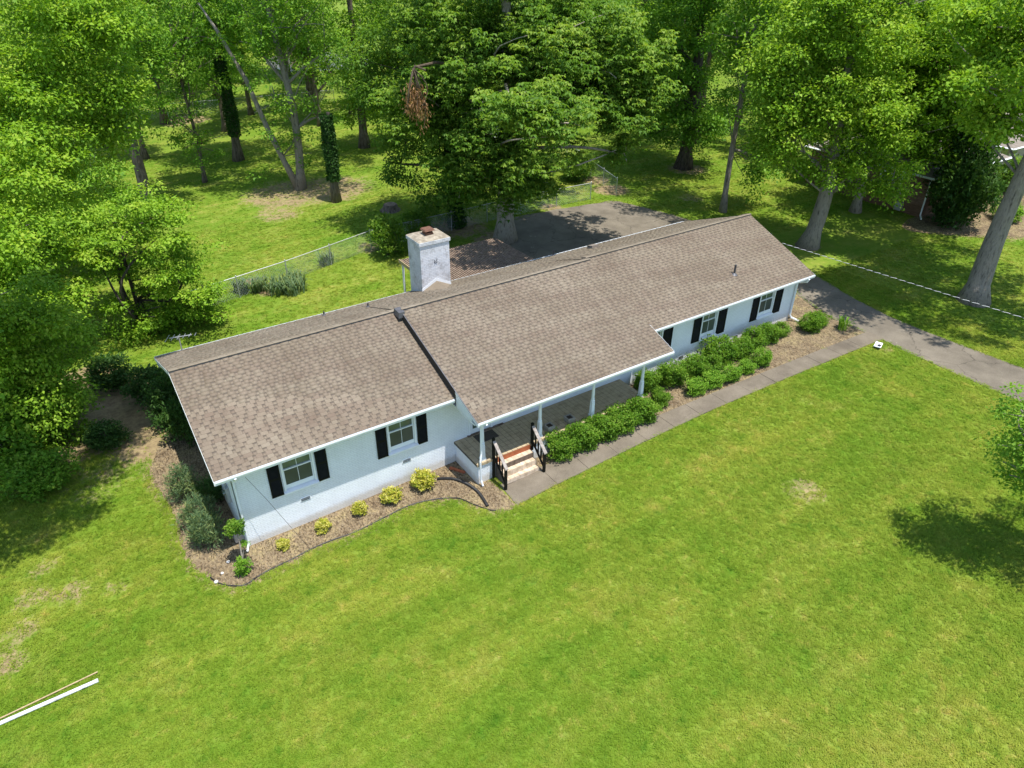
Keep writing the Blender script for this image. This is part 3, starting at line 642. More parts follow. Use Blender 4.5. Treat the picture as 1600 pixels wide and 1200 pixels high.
def railing(x):
    r_ = MB(); zt = 1.98; zb = 1.08
    r_.box(x-.045, x+.045, -1.66, -1.57, PZ-.3 if x > 9 else .2, zt)
    ra = r_.build('railing', M['black_paint'], house, org=(x, -1.6, PZ), bevel=.006)
    r_ = MB(); r_.box(x-.042, x+.042, -2.44, -2.355, G(x)+.02, zb+.05); r_.build('newel', M['black_paint'], ra, org=(0, 0, 0))
    r_ = MB(); r_.hexa([(x-.06, -2.47, zb+.05), (x+.06, -2.47, zb+.05), (x+.06, -1.665, zt-.14), (x-.06, -1.665, zt-.14)], [(x-.06, -2.47, zb+.09), (x+.06, -2.47, zb+.09), (x+.06, -1.665, zt-.10), (x-.06, -1.665, zt-.10)]); r_.build('handrail', M['wood_worn'], ra, org=(0, 0, 0))
    r_ = MB(); r_.hexa([(x-.03, -2.353, zb-.60), (x+.03, -2.353, zb-.60), (x+.03, -1.662, zt-.85), (x-.03, -1.662, zt-.85)], [(x-.03, -2.353, zb-.53), (x+.03, -2.353, zb-.53), (x+.03, -1.662, zt-.78), (x-.03, -1.662, zt-.78)]); r_.build('bottom_rail', M['black_paint'], ra, org=(0, 0, 0))
    for i in range(3):
        y = -2.353+.69*(i+1)/4; f = (y+2.353)/.69; b = MB(); b.box(x-.022, x+.022, y-.022, y+.022, zb-.53+f*.65, zb+.055+f*.74); b.build('baluster', M['black_paint'], ra, org=(0, 0, 0))
railing(8.33); railing(9.98)
# downspouts
def downspout(name, pts, r=.035):
    m_ = MB(); m_.tube(pts, r, 6); m_.build(name, M['white_trim'], house, org=pts[-1])
downspout('downspout', [(.06, -.56, 3.2), (.06, -.50, 3.05), (.04, -.075, 2.88), (.04, -.07, .35), (.02, -.09, .2), (-.1, -.3, .10)])
downspout('downspout', [(26.42, -.56, 3.18), (26.42, -.50, 3.02), (26.33, -.07, 2.85), (26.33, -.07, 1.15), (26.40, -.12, 1.0), (26.62, -.42, .88)], .05)
downspout('downspout', [(7.80, -2.05, 3.02), (7.80, -1.75, 2.85), (7.80, -1.66, 2.65), (7.80, -1.66, 1.55), (7.72, -1.72, 1.25), (7.74, -1.72, .45), (7.76, -1.80, .22)])
# electric meter and conduit on the left wall
m_ = MB(); m_.box(-.12, -.004, 1.0, 1.28, 1.15, 1.75); em_ = m_.build('electric_meter', M['metal_galv'], house, org=(-.05, 1.1, 1.2), bevel=.01)
m_ = MB(); m_.tube([(-.122, 1.14, 1.52), (-.20, 1.14, 1.52)], .09, 14); m_.build('meter_dome', M['glass'], em_, org=(0, 0, 0))
m_ = MB(); m_.tube([(-.05, 1.14, 1.76), (-.05, 1.14, 3.4)], .025, 8); m_.build('conduit', M['metal_galv'], em_, org=(0, 0, 0))
m_ = MB(); m_.box(-.30, -.004, .30, .72, .05, .62); m_.build('utility_box', M['metal_galv'], house, org=(-.1, .3, .1), bevel=.015)
# chimney
CX0, CX1, CY0, CY1 = 10.15, 11.53, 6.92, 8.05
m_ = MB(); m_.box(CX0, CX1, CY0, CY1, -.2, 5.72); ch = m_.build('chimney', M['chimney'], house, org=(10.8, 7.4, 4))
m_ = MB(); m_.hexa([(CX0-.05, CY0-.05, 5.72), (CX1+.05, CY0-.05, 5.72), (CX1+.05, CY1+.05, 5.72), (CX0-.05, CY1+.05, 5.72)], [(CX0-.05, CY0-.05, 5.88), (CX1+.05, CY0-.05, 5.88), (CX1+.05, CY1+.05, 5.88), (CX0-.05, CY1+.05, 5.88)]); m_.build('chimney_band', M['chimney'], ch, org=(0, 0, 0), bevel=.012)
m_ = MB(); m_.hexa([(CX0-.045, CY0-.045, 5.88), (CX1+.045, CY0-.045, 5.88), (CX1+.045, CY1+.045, 5.88), (CX0-.045, CY1+.045, 5.88)], [(CX0+.12, CY0+.12, 5.97), (CX1-.12, CY0+.12, 5.97), (CX1-.12, CY1-.12, 5.97), (CX0+.12, CY1-.12, 5.97)]); m_.build('crown', M['crown'], ch, org=(0, 0, 0))
cx, cy = 10.84, 7.5
m_ = MB(); m_.box(cx-.17, cx+.17, cy-.17, cy+.17, 5.93, 6.06); fl = m_.build('flue', M['rust'], ch, org=(0, 0, 0))
m_ = MB()
for sx in (-1, 1):
    for sy in (-1, 1): m_.box(cx+sx*.14-.015, cx+sx*.14+.015, cy+sy*.14-.015, cy+sy*.14+.015, 6.06, 6.15)
m_.hexa([(cx-.24, cy-.24, 6.15), (cx+.24, cy-.24, 6.15), (cx+.24, cy+.24, 6.15), (cx-.24, cy+.24, 6.15)], [(cx-.20, cy-.20, 6.21), (cx+.20, cy-.20, 6.21), (cx+.20, cy+.20, 6.21), (cx-.20, cy+.20, 6.21)]); m_.build('flue_cap', M['rust'], ch, org=(0, 0, 0))
# iron anchor letter on the chimney's face
m_ = MB(); ax, az = 10.84, 4.92
m_.tube([(ax-.05, CY0-.02, az-.06), (ax-.06, CY0-.02, az+.08), (ax+.05, CY0-.02, az-.06), (ax+.06, CY0-.02, az+.10)], .013, 6); m_.build('wall_anchor', M['metal_dark'], ch, org=(0, 0, 0))
# cricket behind... in front of the chimney: white step flashing and small shingled saddle
zf = zrear(CY0)
m_ = MB(); m_.prism([(CX0-.02, CY0-.012, zf-.02), (CX1+.02, CY0-.012, zf-.02), (CX1+.02, CY0-.012, zf+.12), ((CX0+CX1)/2, CY0-.012, zf+.50), (CX0-.02, CY0-.012, zf+.12)], (0, .009, 0)); m_.build('counter_flashing', M['white_trim'], ch, org=(0, 0, 0))
pk = Vector(((CX0+CX1)/2, CY0-.014, zf+.36)); yb = CY0-1.02; bkp = Vector(((CX0+CX1)/2, yb, zrear(yb)+.012))
lc = Vector((CX0-.02, CY0-.014, zf+.012)); rc = Vector((CX1+.02, CY0-.014, zf+.012))
me = bpy.data.meshes.new('cricket'); me.from_pydata([tuple(v-ORG[house.name]) for v in (lc, pk, bkp, rc)], [], [(0, 2, 1), (1, 2, 3)]); me.update()
a = me.attributes.new('tint', 'FLOAT', 'POINT'); a.data.foreach_set('value', [.7]*4); link_mesh('cricket', me, M['shingle'], house, ORG[house.name])
# roof vents
def pipe(x, y, z, h, r=.045):
    m_ = MB(); m_.lathe([(r*3.2, 0), (r*1.5, .08), (r*1.1, .10)], (x, y, z), 12); v = m_.build('roof_vent', M['flash'], house, org=(x, y, z))
    m_ = MB(); m_.tube([(x, y, z+.05), (x, y, z+h)], r, 10); m_.build('pipe', M['metal_dark'], v, org=(0, 0, 0))
pipe(22.72, .82, zr_(.82)-.03, .48, .05); pipe(5.9, 7.4, zrear(7.4)-.02, .2, .035); pipe(7.5, 6.6, zrear(6.6)-.02, .2, .035); pipe(17.7, 7.7, zrear(7.7, ZR_R)-.02, .3, .03)
m_ = MB(); xx, yy = 19.4, 6.8; zz = zrear(yy, ZR_R); m_.hexa([(xx-.22, yy-.2, zz-.03), (xx+.22, yy-.2, zz-.03), (xx+.22, yy+.2, zz-.15), (xx-.22, yy+.2, zz-.15)], [(xx-.2, yy-.18, zz+.20), (xx+.2, yy-.18, zz+.20), (xx+.2, yy+.18, zz+.10), (xx-.2, yy+.18, zz+.10)]); bv = m_.build('box_vent', M['nroof'], house, org=(xx, yy, zz))
m_ = MB(); m_.box(xx-.206, xx-.201, yy-.15, yy+.12, zz-.02, zz+.10); m_.build('opening', M['interior'], bv, org=(0, 0, 0))
m_ = MB(); xx, yy = 16.2, 4.4; zz = zrear(yy); m_.hexa([(xx-.15, yy-.1, zz), (xx+.15, yy-.1, zz), (xx+.15, yy+.1, zz-.07), (xx-.15, yy+.1, zz-.07)], [(xx-.15, yy-.1, zz+.03), (xx+.15, yy-.1, zz+.03), (xx+.15, yy+.1, zz-.04), (xx-.15, yy+.1, zz-.04)]); m_.build('roof_flashing', M['flash'], house)
# ------------------------------------------------------------------ small things around the house
def helix(a, b, r, turns, ph, sag, n):
    a, b = Vector(a), Vector(b); d = (b-a).normalized(); s = d.cross(Vector((0, 0, 1))).normalized(); u = s.cross(d); out = []
    for i in range(n+1):
        t = i/n; w = 2*math.pi*turns*t+ph; out.append(a.lerp(b, t)+Vector((0, 0, -sag*4*t*(1-t)))+(s*math.cos(w)+u*math.sin(w))*r)
    return out
cable = empty('service_cable', (26.93, 1.6, 4.12)); tag(cable, 'black and white twisted cable strung from the right gable across the drive', 'cable')
for ph, mt, nm in ((0, 'cable_white', 'bare_strand'), (math.pi, 'copper_wire', 'black_strand')):
    m_ = MB(); m_.tube(helix((26.93, 1.6, 4.12), (26.98, -30, 6.1), .0085, 84, ph, .05, 840), .0095, 5); m_.build(nm, M[mt], cable, org=(26.93, 1.6, 4.12))
m_ = MB(); m_.tube([(.35, -.5, 3.08), (.75, -.72, 2.2), (1.15, -.95, 1.2), (1.62, -1.2, .02)], .006, 5)
tag(m_.build('guy_wire', M['copper_wire'], org=(1.62, -1.2, .02)), 'thin dark wire slanting from the front left eave down to the mulch', 'wire')
# television antenna on the rear left eave
an = empty('television_antenna', (.45, 7.75, 3.35)); tag(an, 'grey metal television antenna on a short mast above the rear left eave', 'antenna')
m_ = MB(); m_.tube([(.45, 7.75, 3.3), (.45, 7.75, 4.02)], .022, 8); m_.build('mast', M['metal_galv'], an)
m_ = MB(); m_.tube([(.15, 7.92, 3.93), (.88, 7.52, 4.05)], .02, 6); m_.build('boom', M['metal_galv'], an)
for i in range(6):
    t = i/5; c = Vector((.08, 7.95, 3.93)).lerp(Vector((1.0, 7.45, 4.07)), t); L_ = .26-.03*i; m_ = MB(); m_.tube([c+Vector((-.48, -.88, -.02))*L_, c+Vector((.48, .88, .02))*L_], .009, 5); m_.build('element', M['metal_galv'], an)
# planters and mat on the porch
def planter(x, y, label):
    t = empty('planter', (x, y, PZ+.008)); tag(t, label, 'planter', 'square concrete planters on the porch')
    m_ = MB(); s, h, w = .16, .22, .05; z = PZ+.008
    m_.hexa([(x-s+.02, y-s+.02, z), (x+s-.02, y-s+.02, z), (x+s-.02, y+s-.02, z), (x-s+.02, y+s-.02, z)], [(x-s, y-s, z+h-.04), (x+s, y-s, z+h-.04), (x+s, y+s, z+h-.04), (x-s, y+s, z+h-.04)])
    for a, b, c, d in ((x-s, x+s, y-s, y-s+w), (x-s, x+s, y+s-w, y+s), (x-s, x-s+w, y-s+w, y+s-w), (x+s-w, x+s, y-s+w, y+s-w)): m_.box(a, b, c, d, z+h-.0399, z+h)
    m_.build('pot', M['concrete_block'], t); m_ = MB(); m_.box(x-s+w+.001, x+s-w-.001, y-s+w+.001, y+s-w-.001, z+h-.039, z+h-.025); m_.build('soil', M['soil_dark'], t)
planter(10.98, -1.30, 'square concrete planter on the porch, the one nearer the steps'); planter(11.93, -1.28, 'square concrete planter on the porch, the one farther from the steps')
m_ = MB(); m_.box(8.38, 9.2, -.62, -.12, PZ+.008, PZ+.024); tag(m_.build('door_mat', M['mat_fibre'], org=(8.8, -.4, PZ)), 'dark rectangular door mat on the porch tiles before the door', 'door mat')
# black corrugated drain pipe
pp = catmull([(6.62, -.52, .16), (7.05, -.82, .19), (7.35, -1.35, .20), (7.46, -2.0, .20), (7.36, -2.75, .19)], 26)
m_ = MB(); rr = [.062 if i % 2 else .050 for i in range(len(pp))]; m_.tube(pp, rr, 10); tag(m_.build('drain_pipe', M['black_plastic'], org=pp[0]), 'black corrugated drain pipe curving over the mulch by the porch', 'pipe')
# loose bricks beside the porch base
m_ = MB(); c = Vector((7.35, -.33, .17)); ang = -1.05
def rotbox(m_, c, lx, ly, z0, z1, a):
    ux = Vector((math.cos(a), math.sin(a), 0)); uy = Vector((-math.sin(a), math.cos(a), 0)); q = [c+ux*sx*lx/2+uy*sy*ly/2 for sx, sy in ((-1, -1), (1, -1), (1, 1), (-1, 1))]
    m_.hexa([p+Vector((0, 0, z0)) for p in q], [p+Vector((0, 0, z1)) for p in q])
for i in range(3):
    b_ = MB(); rotbox(b_, c+Vector((math.cos(ang), math.sin(ang), 0))*.215*i, .20, .10, -.02, .05, ang+.04*i)
    if i == 0: bo = b_.build('brick', M['terracotta'], org=tuple(c)); tag(bo, 'loose red brick in the porch shadow, nearest the house wall', 'brick', 'row of loose bricks')
    else: tag(b_.build('brick', M['terracotta'], org=tuple(c)), ('loose red brick in the middle of the row beside the porch', 'loose red brick at the outer end of the row beside the porch')[i-1], 'brick', 'row of loose bricks')
# bed edging: dark strip round the front of the left bed
pe = [(x, y+.06) for x, y in fe[4:66]]; m_ = MB(); m_.tube([(x, y, G(x)+.035+random.uniform(-.012, .012)) for x, y in pe], .022, 6)
tag(m_.build('bed_edging', M['black_plastic'], org=(pe[0][0], pe[0][1], 0)), 'thin black plastic edging curving along the front mulch bed', 'edging')
for i, (x, y, s, lb) in enumerate(((-1.25, -.98, .07, 'white stone at the tip of the black bed edging'), (-.72, -.35, .06, 'pale stone in bare mulch off the house corner'), (-1.0, -.72, .05, 'small pale stone in the mulch between two other stones'))):
    m_ = MB(); m_.lathe([(s*.6, 0), (s, s*.35), (s*.85, s*.7), (s*.4, s*.95)], (x, y, .02), 7); tag(m_.build('stone', M['stone'], org=(x, y, 0)), lb, 'stone', 'stones in the corner bed')
# white pole and stick lying on the lawn
m_ = MB(); m_.tube([(-9.2, -2.75, .07), (-4.78, -2.76, .075)], .05, 12); po = m_.build('pole', M['pole_paint'], org=(-6, -2.75, 0)); tag(po, 'long white plastic pole lying on the lawn at lower left', 'pole')
m_ = MB(); m_.tube([(-4.78, -2.76, .075), (-4.72, -2.76, .075)], .055, 12); m_.build('end_cap', M['soffit'], po, org=(0, 0, 0))
m_ = MB(); m_.tube([(-8.9, -2.62, .05), (-6.8, -2.58, .055), (-4.70, -2.46, .06)], [.014, .02, .018], 7); tag(m_.build('stick', M['stick'], org=(-6, -2.6, 0)), 'thin tan wooden stick lying beside the white pole', 'stick')
# white plastic splash block at the corner of the lawn
t = empty('splash_block', (27.66, -4.15, .8)); tag(t, 'small white plastic block in the grass corner between walk and drive', 'splash block')
for sgn in (-1, 1):
    m_ = MB(); a = .35; c = Vector((27.66, -4.15, .84)); ux = Vector((math.cos(a), math.sin(a), 0)); uy = Vector((-math.sin(a), math.cos(a), 0))
    q = [c+ux*sgn*0, c+ux*sgn*.26, c+ux*sgn*.26+uy*.30, c+uy*.30]; q = q if sgn > 0 else q[::-1]
    lift = lambda p: Vector((0, 0, abs((p-c).dot(ux))*.35))
    m_.hexa([p+lift(p) for p in q], [p+lift(p)+Vector((0, 0, .03)) for p in q]); m_.build('wing', M['white_trim'], t)
m_ = MB(); m_.box(27.62, 27.74, -4.10, -3.98, .872, .93); m_.build('block', M['metal_dark'], t)
# patio cover behind the house
pc = empty('patio_cover', (14.8, 10.6, .6)); tag(pc, 'low slatted brown wooden patio cover behind the chimney', 'patio cover')
n = 46
for i in range(n):
    x = 11.95+i*(17.65-11.95)/n; sl = MB(); sl.hexa([(x, 8.25, 2.72), (x+.075, 8.25, 2.72), (x+.075, 12.9, 2.62), (x, 12.9, 2.62)], [(x, 8.25, 2.76), (x+.075, 8.25, 2.76), (x+.075, 12.9, 2.66), (x, 12.9, 2.66)]); sl.build('slat', M['slat_wood'], pc)
for y in (8.4, 10.6, 12.75):
    b_ = MB(); z = 2.72-(y-8.25)*.0215; b_.box(11.9, 17.7, y-.04, y+.04, z-.16, z-.002); b_.build('beam', M['brown_post'], pc)
for x in (11.98, 14.8, 17.6):
    b_ = MB(); b_.box(x-.045, x+.045, 12.70, 12.79, G(x), 2.45); b_.build('post', M['white_trim'] if x < 12 else M['brown_post'], pc)
b_ = MB(); b_.box(11.86, 11.90, 8.25, 12.95, 2.50, 2.68); b_.build('fascia_board', M['stick'], pc)
m_ = MB(); m_.box(11.9, 19.7, 7.9, 13.3, .30, G(14)+.06); tag(m_.build('patio', M['concrete'], org=(14, 10, .5)), kind='structure')

# ------------------------------------------------------------------ chain link fences
def chain_fence(name, pts, h, label, mesh_step=.16):
    t = empty(name, (pts[0][0], pts[0][1], G(pts[0][0]))); tag(t, label, 'fence')
    for (ax, ay), (bx, by) in zip(pts[:-1], pts[1:]):
        L_ = math.hypot(bx-ax, by-ay); k = max(1, round(L_/2.8))
        for i in range(k+1):
            if i == 0 and (ax, ay) != pts[0]: continue
            x, y = ax+(bx-ax)*i/k, ay+(by-ay)*i/k; m_ = MB(); z = G(x); m_.tube([(x, y, z-.1), (x, y, z+h+.06)], .028, 8); m_.lathe([(.034, 0), (.034, .02), (.01, .04)], (x, y, z+h+.06), 8); m_.build('post', M['metal_galv'], t)
        m_ = MB(); m_.tube([(ax+(bx-ax)*i/8, ay+(by-ay)*i/8, G(ax+(bx-ax)*i/8)+h) for i in range(9)], .021, 6); m_.build('top_rail', M['metal_galv'], t)
        m_ = MB(); nw = int(L_/mesh_step); dx, dy = (bx-ax)/L_, (by-ay)/L_; w_ = .0035
        for i in range(-int(h/mesh_step)-1, nw+1):
            for sg in (1, -1):
                s0, z0, s1, z1 = i*mesh_step, .04, i*mesh_step+h-.04, h
                if sg < 0: z0, z1 = h, .04
                # clip to the run of the fence
                t0, t1 = max(0, -s0/(s1-s0)), min(1, (L_-s0)/(s1-s0))
                if t1-t0 < .03: continue
                pa = s0+(s1-s0)*t0, z0+(z1-z0)*t0; pb = s0+(s1-s0)*t1, z0+(z1-z0)*t1
                A = Vector((ax+dx*pa[0], ay+dy*pa[0], G(ax+dx*pa[0])+pa[1])); B = Vector((ax+dx*pb[0], ay+dy*pb[0], G(ax+dx*pb[0])+pb[1]))
                m_.tube([A, B], w_, 3, cap=False)
        tag(m_.build('wire_mesh', M['metal_galv'], t), kind='stuff')
    return t
chain_fence('chain_link_fence', [(2.2, 18.0), (7.8, 18.95), (13.4, 20.2), (18.8, 19.9), (24.0, 19.75), (29.8, 19.6)], 1.2, 'long galvanised chain link fence crossing the backyard behind the house')
chain_fence('chain_link_fence', [(32.0, 19.4), (33.4, 24.0), (36, 32)], 1.2, 'short chain link fence run going back from the paved pad corner')
chain_fence('chain_link_fence', [(6, 66), (13.3, 63.6), (19, 61.6), (27, 60)], 1.3, 'distant chain link fence across the far lawn behind the ivy trunk', .3)

# ------------------------------------------------------------------ neighbour house and shed
nh = empty('neighbor_house', (54, 9, .8)); tag(nh, 'brown brick neighbour house with shingled roof half hidden by trees', 'house')
def block(x0, x1, y0, y1, z0, z1, mat, nm='wall'):
    m_ = MB(); m_.box(x0, x1, y0, y1, z0, z1); return m_.build(nm, mat, nh)
block(46.1, 55.0, 5.0, 14.0, .4, 3.5, M['brick_brown']); block(58.4, 70, 7.6, 17, .4, 3.5, M['siding_beige']); block(54.9, 58.5, 10, 14, .4, 3.45, M['brick_brown'])
def hip(x0, x1, y0, y1, z, h, ov, name='roof'):
    m_ = MB(); x0 -= ov; x1 += ov; y0 -= ov; y1 += ov; d = (y1-y0)/2
    b = [(x0, y0, z), (x1, y0, z), (x1, y1, z), (x0, y1, z)]; r0, r1 = (x0+d, (y0+y1)/2, z+h), (x1-d, (y0+y1)/2, z+h)
    m_.add(b+[r0, r1], [(0, 1, 5, 4), (1, 2, 5), (2, 3, 4, 5), (3, 0, 4), (3, 2, 1, 0)]); r_ = m_.build(name, M['nroof'], nh)
    g = MB()
    for a, b_ in (((x0, y0), (x1, y0)), ((x1, y0), (x1, y1)), ((x1, y1), (x0, y1)), ((x0, y1), (x0, y0))): 
        g.tube([(a[0], a[1], z-.04), (b_[0], b_[1], z-.04)], .07, 4)
    g.build('gutter', M['white_trim'], r_)
hip(46.1, 55.0, 5.0, 14.0, 3.55, 2.1, .45); hip(58.4, 70, 6.1, 17, 3.55, 2.4, .5); hip(54, 60, 9.6, 14.2, 3.48, 1.1, .3)
m_ = MB(); m_.box(46.02, 46.10, 6.8, 8.4, 2.0, 3.2); w = m_.build('window', M['white_trim'], nh); m_ = MB(); m_.box(46.0, 46.018, 6.9, 7.58, 2.1, 3.1); m_.build('pane', M['glass'], w); m_ = MB(); m_.box(46.0, 46.018, 7.62, 8.3, 2.1, 3.1); m_.build('pane', M['glass'], w)
m_ = MB(); m_.box(59.0, 63.5, 7.50, 7.6, 2.0, 3.1); w = m_.build('window', M['white_trim'], nh)
for i in range(3): m_ = MB(); m_.box(59.1+i*1.47, 60.46+i*1.47, 7.48, 7.498, 2.1, 3.0); m_.build('pane', M['glass'], w)
for x in (58.35, 61.8, 65.5): m_ = MB(); m_.box(x, x+.14, 5.95, 6.09, .8, 3.5); m_.build('porch_post', M['siding_beige'], nh)
m_ = MB(); m_.box(58.2, 70, 5.8, 7.59, .5, .92); m_.build('porch_slab', M['concrete'], nh)
m_ = MB(); m_.tube([(46.0, 4.9, 3.45), (46.02, 4.9, 1.0), (45.7, 4.6, .86)], .05, 6); m_.build('downspout', M['white_trim'], nh)
m_ = MB(); m_.box(45.75, 46.09, 6.2, 6.7, .95, 1.5); m_.build('meter_box', M['metal_galv'], nh, bevel=.02)
mw = empty('lawn_mower', (59.2, 6.6, .92)); tag(mw, 'red lawn mower parked on the neighbour porch', 'lawn mower')
m_ = MB(); m_.hexa([(58.9, 6.3, 1.05), (59.6, 6.3, 1.05), (59.6, 6.9, 1.05), (58.9, 6.9, 1.05)], [(58.98, 6.36, 1.3), (59.5, 6.36, 1.3), (59.5, 6.84, 1.3), (58.98, 6.84, 1.3)]); m_.build('deck', M['red_paint'], mw, bevel=.03)
m_ = MB(); m_.lathe([(.18, 0), (.2, .1), (.17, .22), (.08, .27)], (59.22, 6.6, 1.3), 14); m_.build('engine', M['red_paint'], mw)
for x in (58.98, 59.52):
    for y in (6.28, 6.92): m_ = MB(); m_.tube([(x, y-.03, 1.06), (x, y+.03, 1.06)], .13, 14); m_.build('wheel', M['rubber'], mw)
m_ = MB(); m_.tube([(59.6, 6.36, 1.2), (60.2, 6.36, 1.85), (60.2, 6.84, 1.85), (59.6, 6.84, 1.2)], .018, 6); m_.build('handle', M['metal_dark'], mw)
sd = empty('garden_shed', (33, 38, .8)); tag(sd, 'small beige shed with grey shingle roof glimpsed behind the big backyard tree', 'shed')
m_ = MB(); m_.box(31, 35, 36.5, 39.5, .6, 3.0); m_.build('wall', M['siding_beige'], sd)
m_ = MB(); m_.prism([(30.7, 36.1, 2.95), (30.7, 38, 4.1), (30.7, 39.9, 2.95), (30.7, 39.9, 3.05), (30.7, 38, 4.22), (30.7, 36.1, 3.05)], (4.6, 0, 0)); m_.build('roof', M['nroof'], sd)
m_ = MB(); m_.box(32.4, 33.5, 36.45, 36.498, .85, 2.75); dd = m_.build('door', M['white_trim'], sd); m_ = MB(); m_.lathe([(.03, 0), (.03, .05)], (33.35, 36.42, 1.8), 8); m_.build('handle', M['metal_dark'], dd)
fh = empty('far_house', (80, 24, .8)); tag(fh, 'far pale house with reddish roof showing through the upper right foliage', 'house')
m_ = MB(); m_.box(76, 90, 20, 28, .6, 3.6); m_.build('wall', M['siding_beige'], fh)
m_ = MB(); m_.prism([(75.5, 19.4, 3.6), (75.5, 24, 6.0), (75.5, 28.6, 3.6)], (15, 0, 0)); m_.build('roof', M['brick_red'], fh)
m_ = MB(); m_.box(78, 80, 19.93, 19.998, 1.6, 3.0); m_.build('window', M['glass'], fh)
# stump
m_ = MB(); m_.lathe([(.75, 0), (.55, .15), (.48, .35), (.44, .42)], (17.3, 25.7, G(17.3)), 14); st_ = m_.build('tree_stump', M['bark_brown'], org=(17.3, 25.7, G(17.3))); tag(st_, 'low weathered tree stump on the shaded back lawn', 'stump')
m_ = MB(); m_.lathe([(.43, .421), (.40, .44), (.1, .43)], (17.3, 25.7, G(17.3)), 14); m_.build('cut_top', M['slat_wood'], st_)
# ------------------------------------------------------------------ foliage
def unit(v): return v/(np.linalg.norm(v, axis=-1, keepdims=True)+1e-9)
def leaf_mesh(name, C, A, Nn, size, aspect, tint, fold=.18):
    """kite-shaped folded leaves: C base point, A axis, Nn approximate normal"""
    A = unit(A); S = unit(np.cross(A, Nn)); Nn = np.cross(S, A); s = size[:, None]
    V = np.stack([C, C+A*s*.45+S*s*aspect*.5+Nn*s*fold, C+A*s, C+A*s*.45-S*s*aspect*.5+Nn*s*fold], 1).reshape(-1, 3)
    n = len(C); F = np.arange(n*4).reshape(n, 4); return fast_mesh(name, V, F, {'tint': np.repeat(np.clip(tint, 0, 1), 4)})
def crown_points(blobs, rng, per, crad, shell=.45, flat=.62):
    cs = []; cr = []
    for (x, y, z, rx, ry, rz, n) in blobs:
        d = unit(rng.normal(size=(n, 3))); ph = rng.uniform(0, 6.28, 6)
        lump = 1+.16*np.sin(3*d[:, 0]+ph[0])*np.sin(3*d[:, 1]+ph[1])+.14*np.sin(5*d[:, 2]+ph[2]+2*d[:, 0])
        r = rng.uniform(0, 1, n)**shell*lump; cs.append(np.array([x, y, z])+d*r[:, None]*np.array([rx, ry, rz])); cr.append(np.full(n, crad)*rng.uniform(.65, 1.3, n))
    return np.concatenate(cs), np.concatenate(cr)
def crown_mesh(name, blobs, seed, leaf=.22, aspect=.62, per=90, crad=.8, droop=.35, flat=.58, shell=.45, star=False, zmin=None, tint_bias=0.0, thin=.74):
    rng = np.random.default_rng(seed); cc, cr = crown_points([(*b[:6], max(3, int(b[6]*thin))) for b in blobs], rng, per, crad*1.12, shell)
    if zmin is not None: keep = cc[:, 2] > zmin; cc, cr = cc[keep], cr[keep]
    leaf = leaf*.88; per = int(per*(1.15 if not star else 1.1))
    n = len(cc); ctr = cc.mean(0); pcl = rng.uniform(-.24, .24, n)
    ci = np.repeat(np.arange(n), per); m = len(ci)
    d = unit(rng.normal(size=(m, 3))); d[:, 2] = np.abs(d[:, 2])*np.where(rng.uniform(size=m) < .72, 1, -1)
    rr = rng.uniform(0, 1, m)**.5; P = cc[ci]+d*(rr*cr[ci])[:, None]*np.array([1, 1, flat])
    A = d*np.array([1, 1, .4])+rng.normal(size=(m, 3))*.55; A[:, 2] -= droop
    Nn = np.array([0, 0, 1.0])+d*.45+rng.normal(size=(m, 3))*.4
    if star:
        k = 5; ang = rng.uniform(0, 6.28, m)
        P = np.repeat(P, k, 0); ang = np.repeat(ang, k)+np.tile(np.linspace(0, 2*math.pi, k, endpoint=False), m)+rng.normal(size=m*k)*.2
        A = np.stack([np.cos(ang), np.sin(ang), -droop+rng.normal(size=m*k)*.25-.2], -1); Nn = np.array([0, 0, 1.0])+rng.normal(size=(m*k, 3))*.3; ci = np.repeat(ci, k); d = np.repeat(d, k, 0); rr = np.repeat(rr, k); m = m*k
    size = leaf*rng.uniform(.65, 1.3, m)
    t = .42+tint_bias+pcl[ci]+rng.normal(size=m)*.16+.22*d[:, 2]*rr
    return leaf_mesh(name, P, A, Nn, size, aspect, t), cc
def limb(m_, a, b, r0, r1, rng, bend=.12, n=6, sides=7):
    a, b = Vector(a), Vector(b); L_ = (b-a).length; pts = []
    o1 = Vector(rng.normal(size=3))*L_*bend; o1.z = abs(o1.z)*.6
    for i in range(n+1):
        t = i/n; pts.append(a.lerp(b, t)+o1*math.sin(math.pi*t))
    m_.tube(pts, [r0+(r1-r0)*(i/n) for i in range(n+1)], sides)
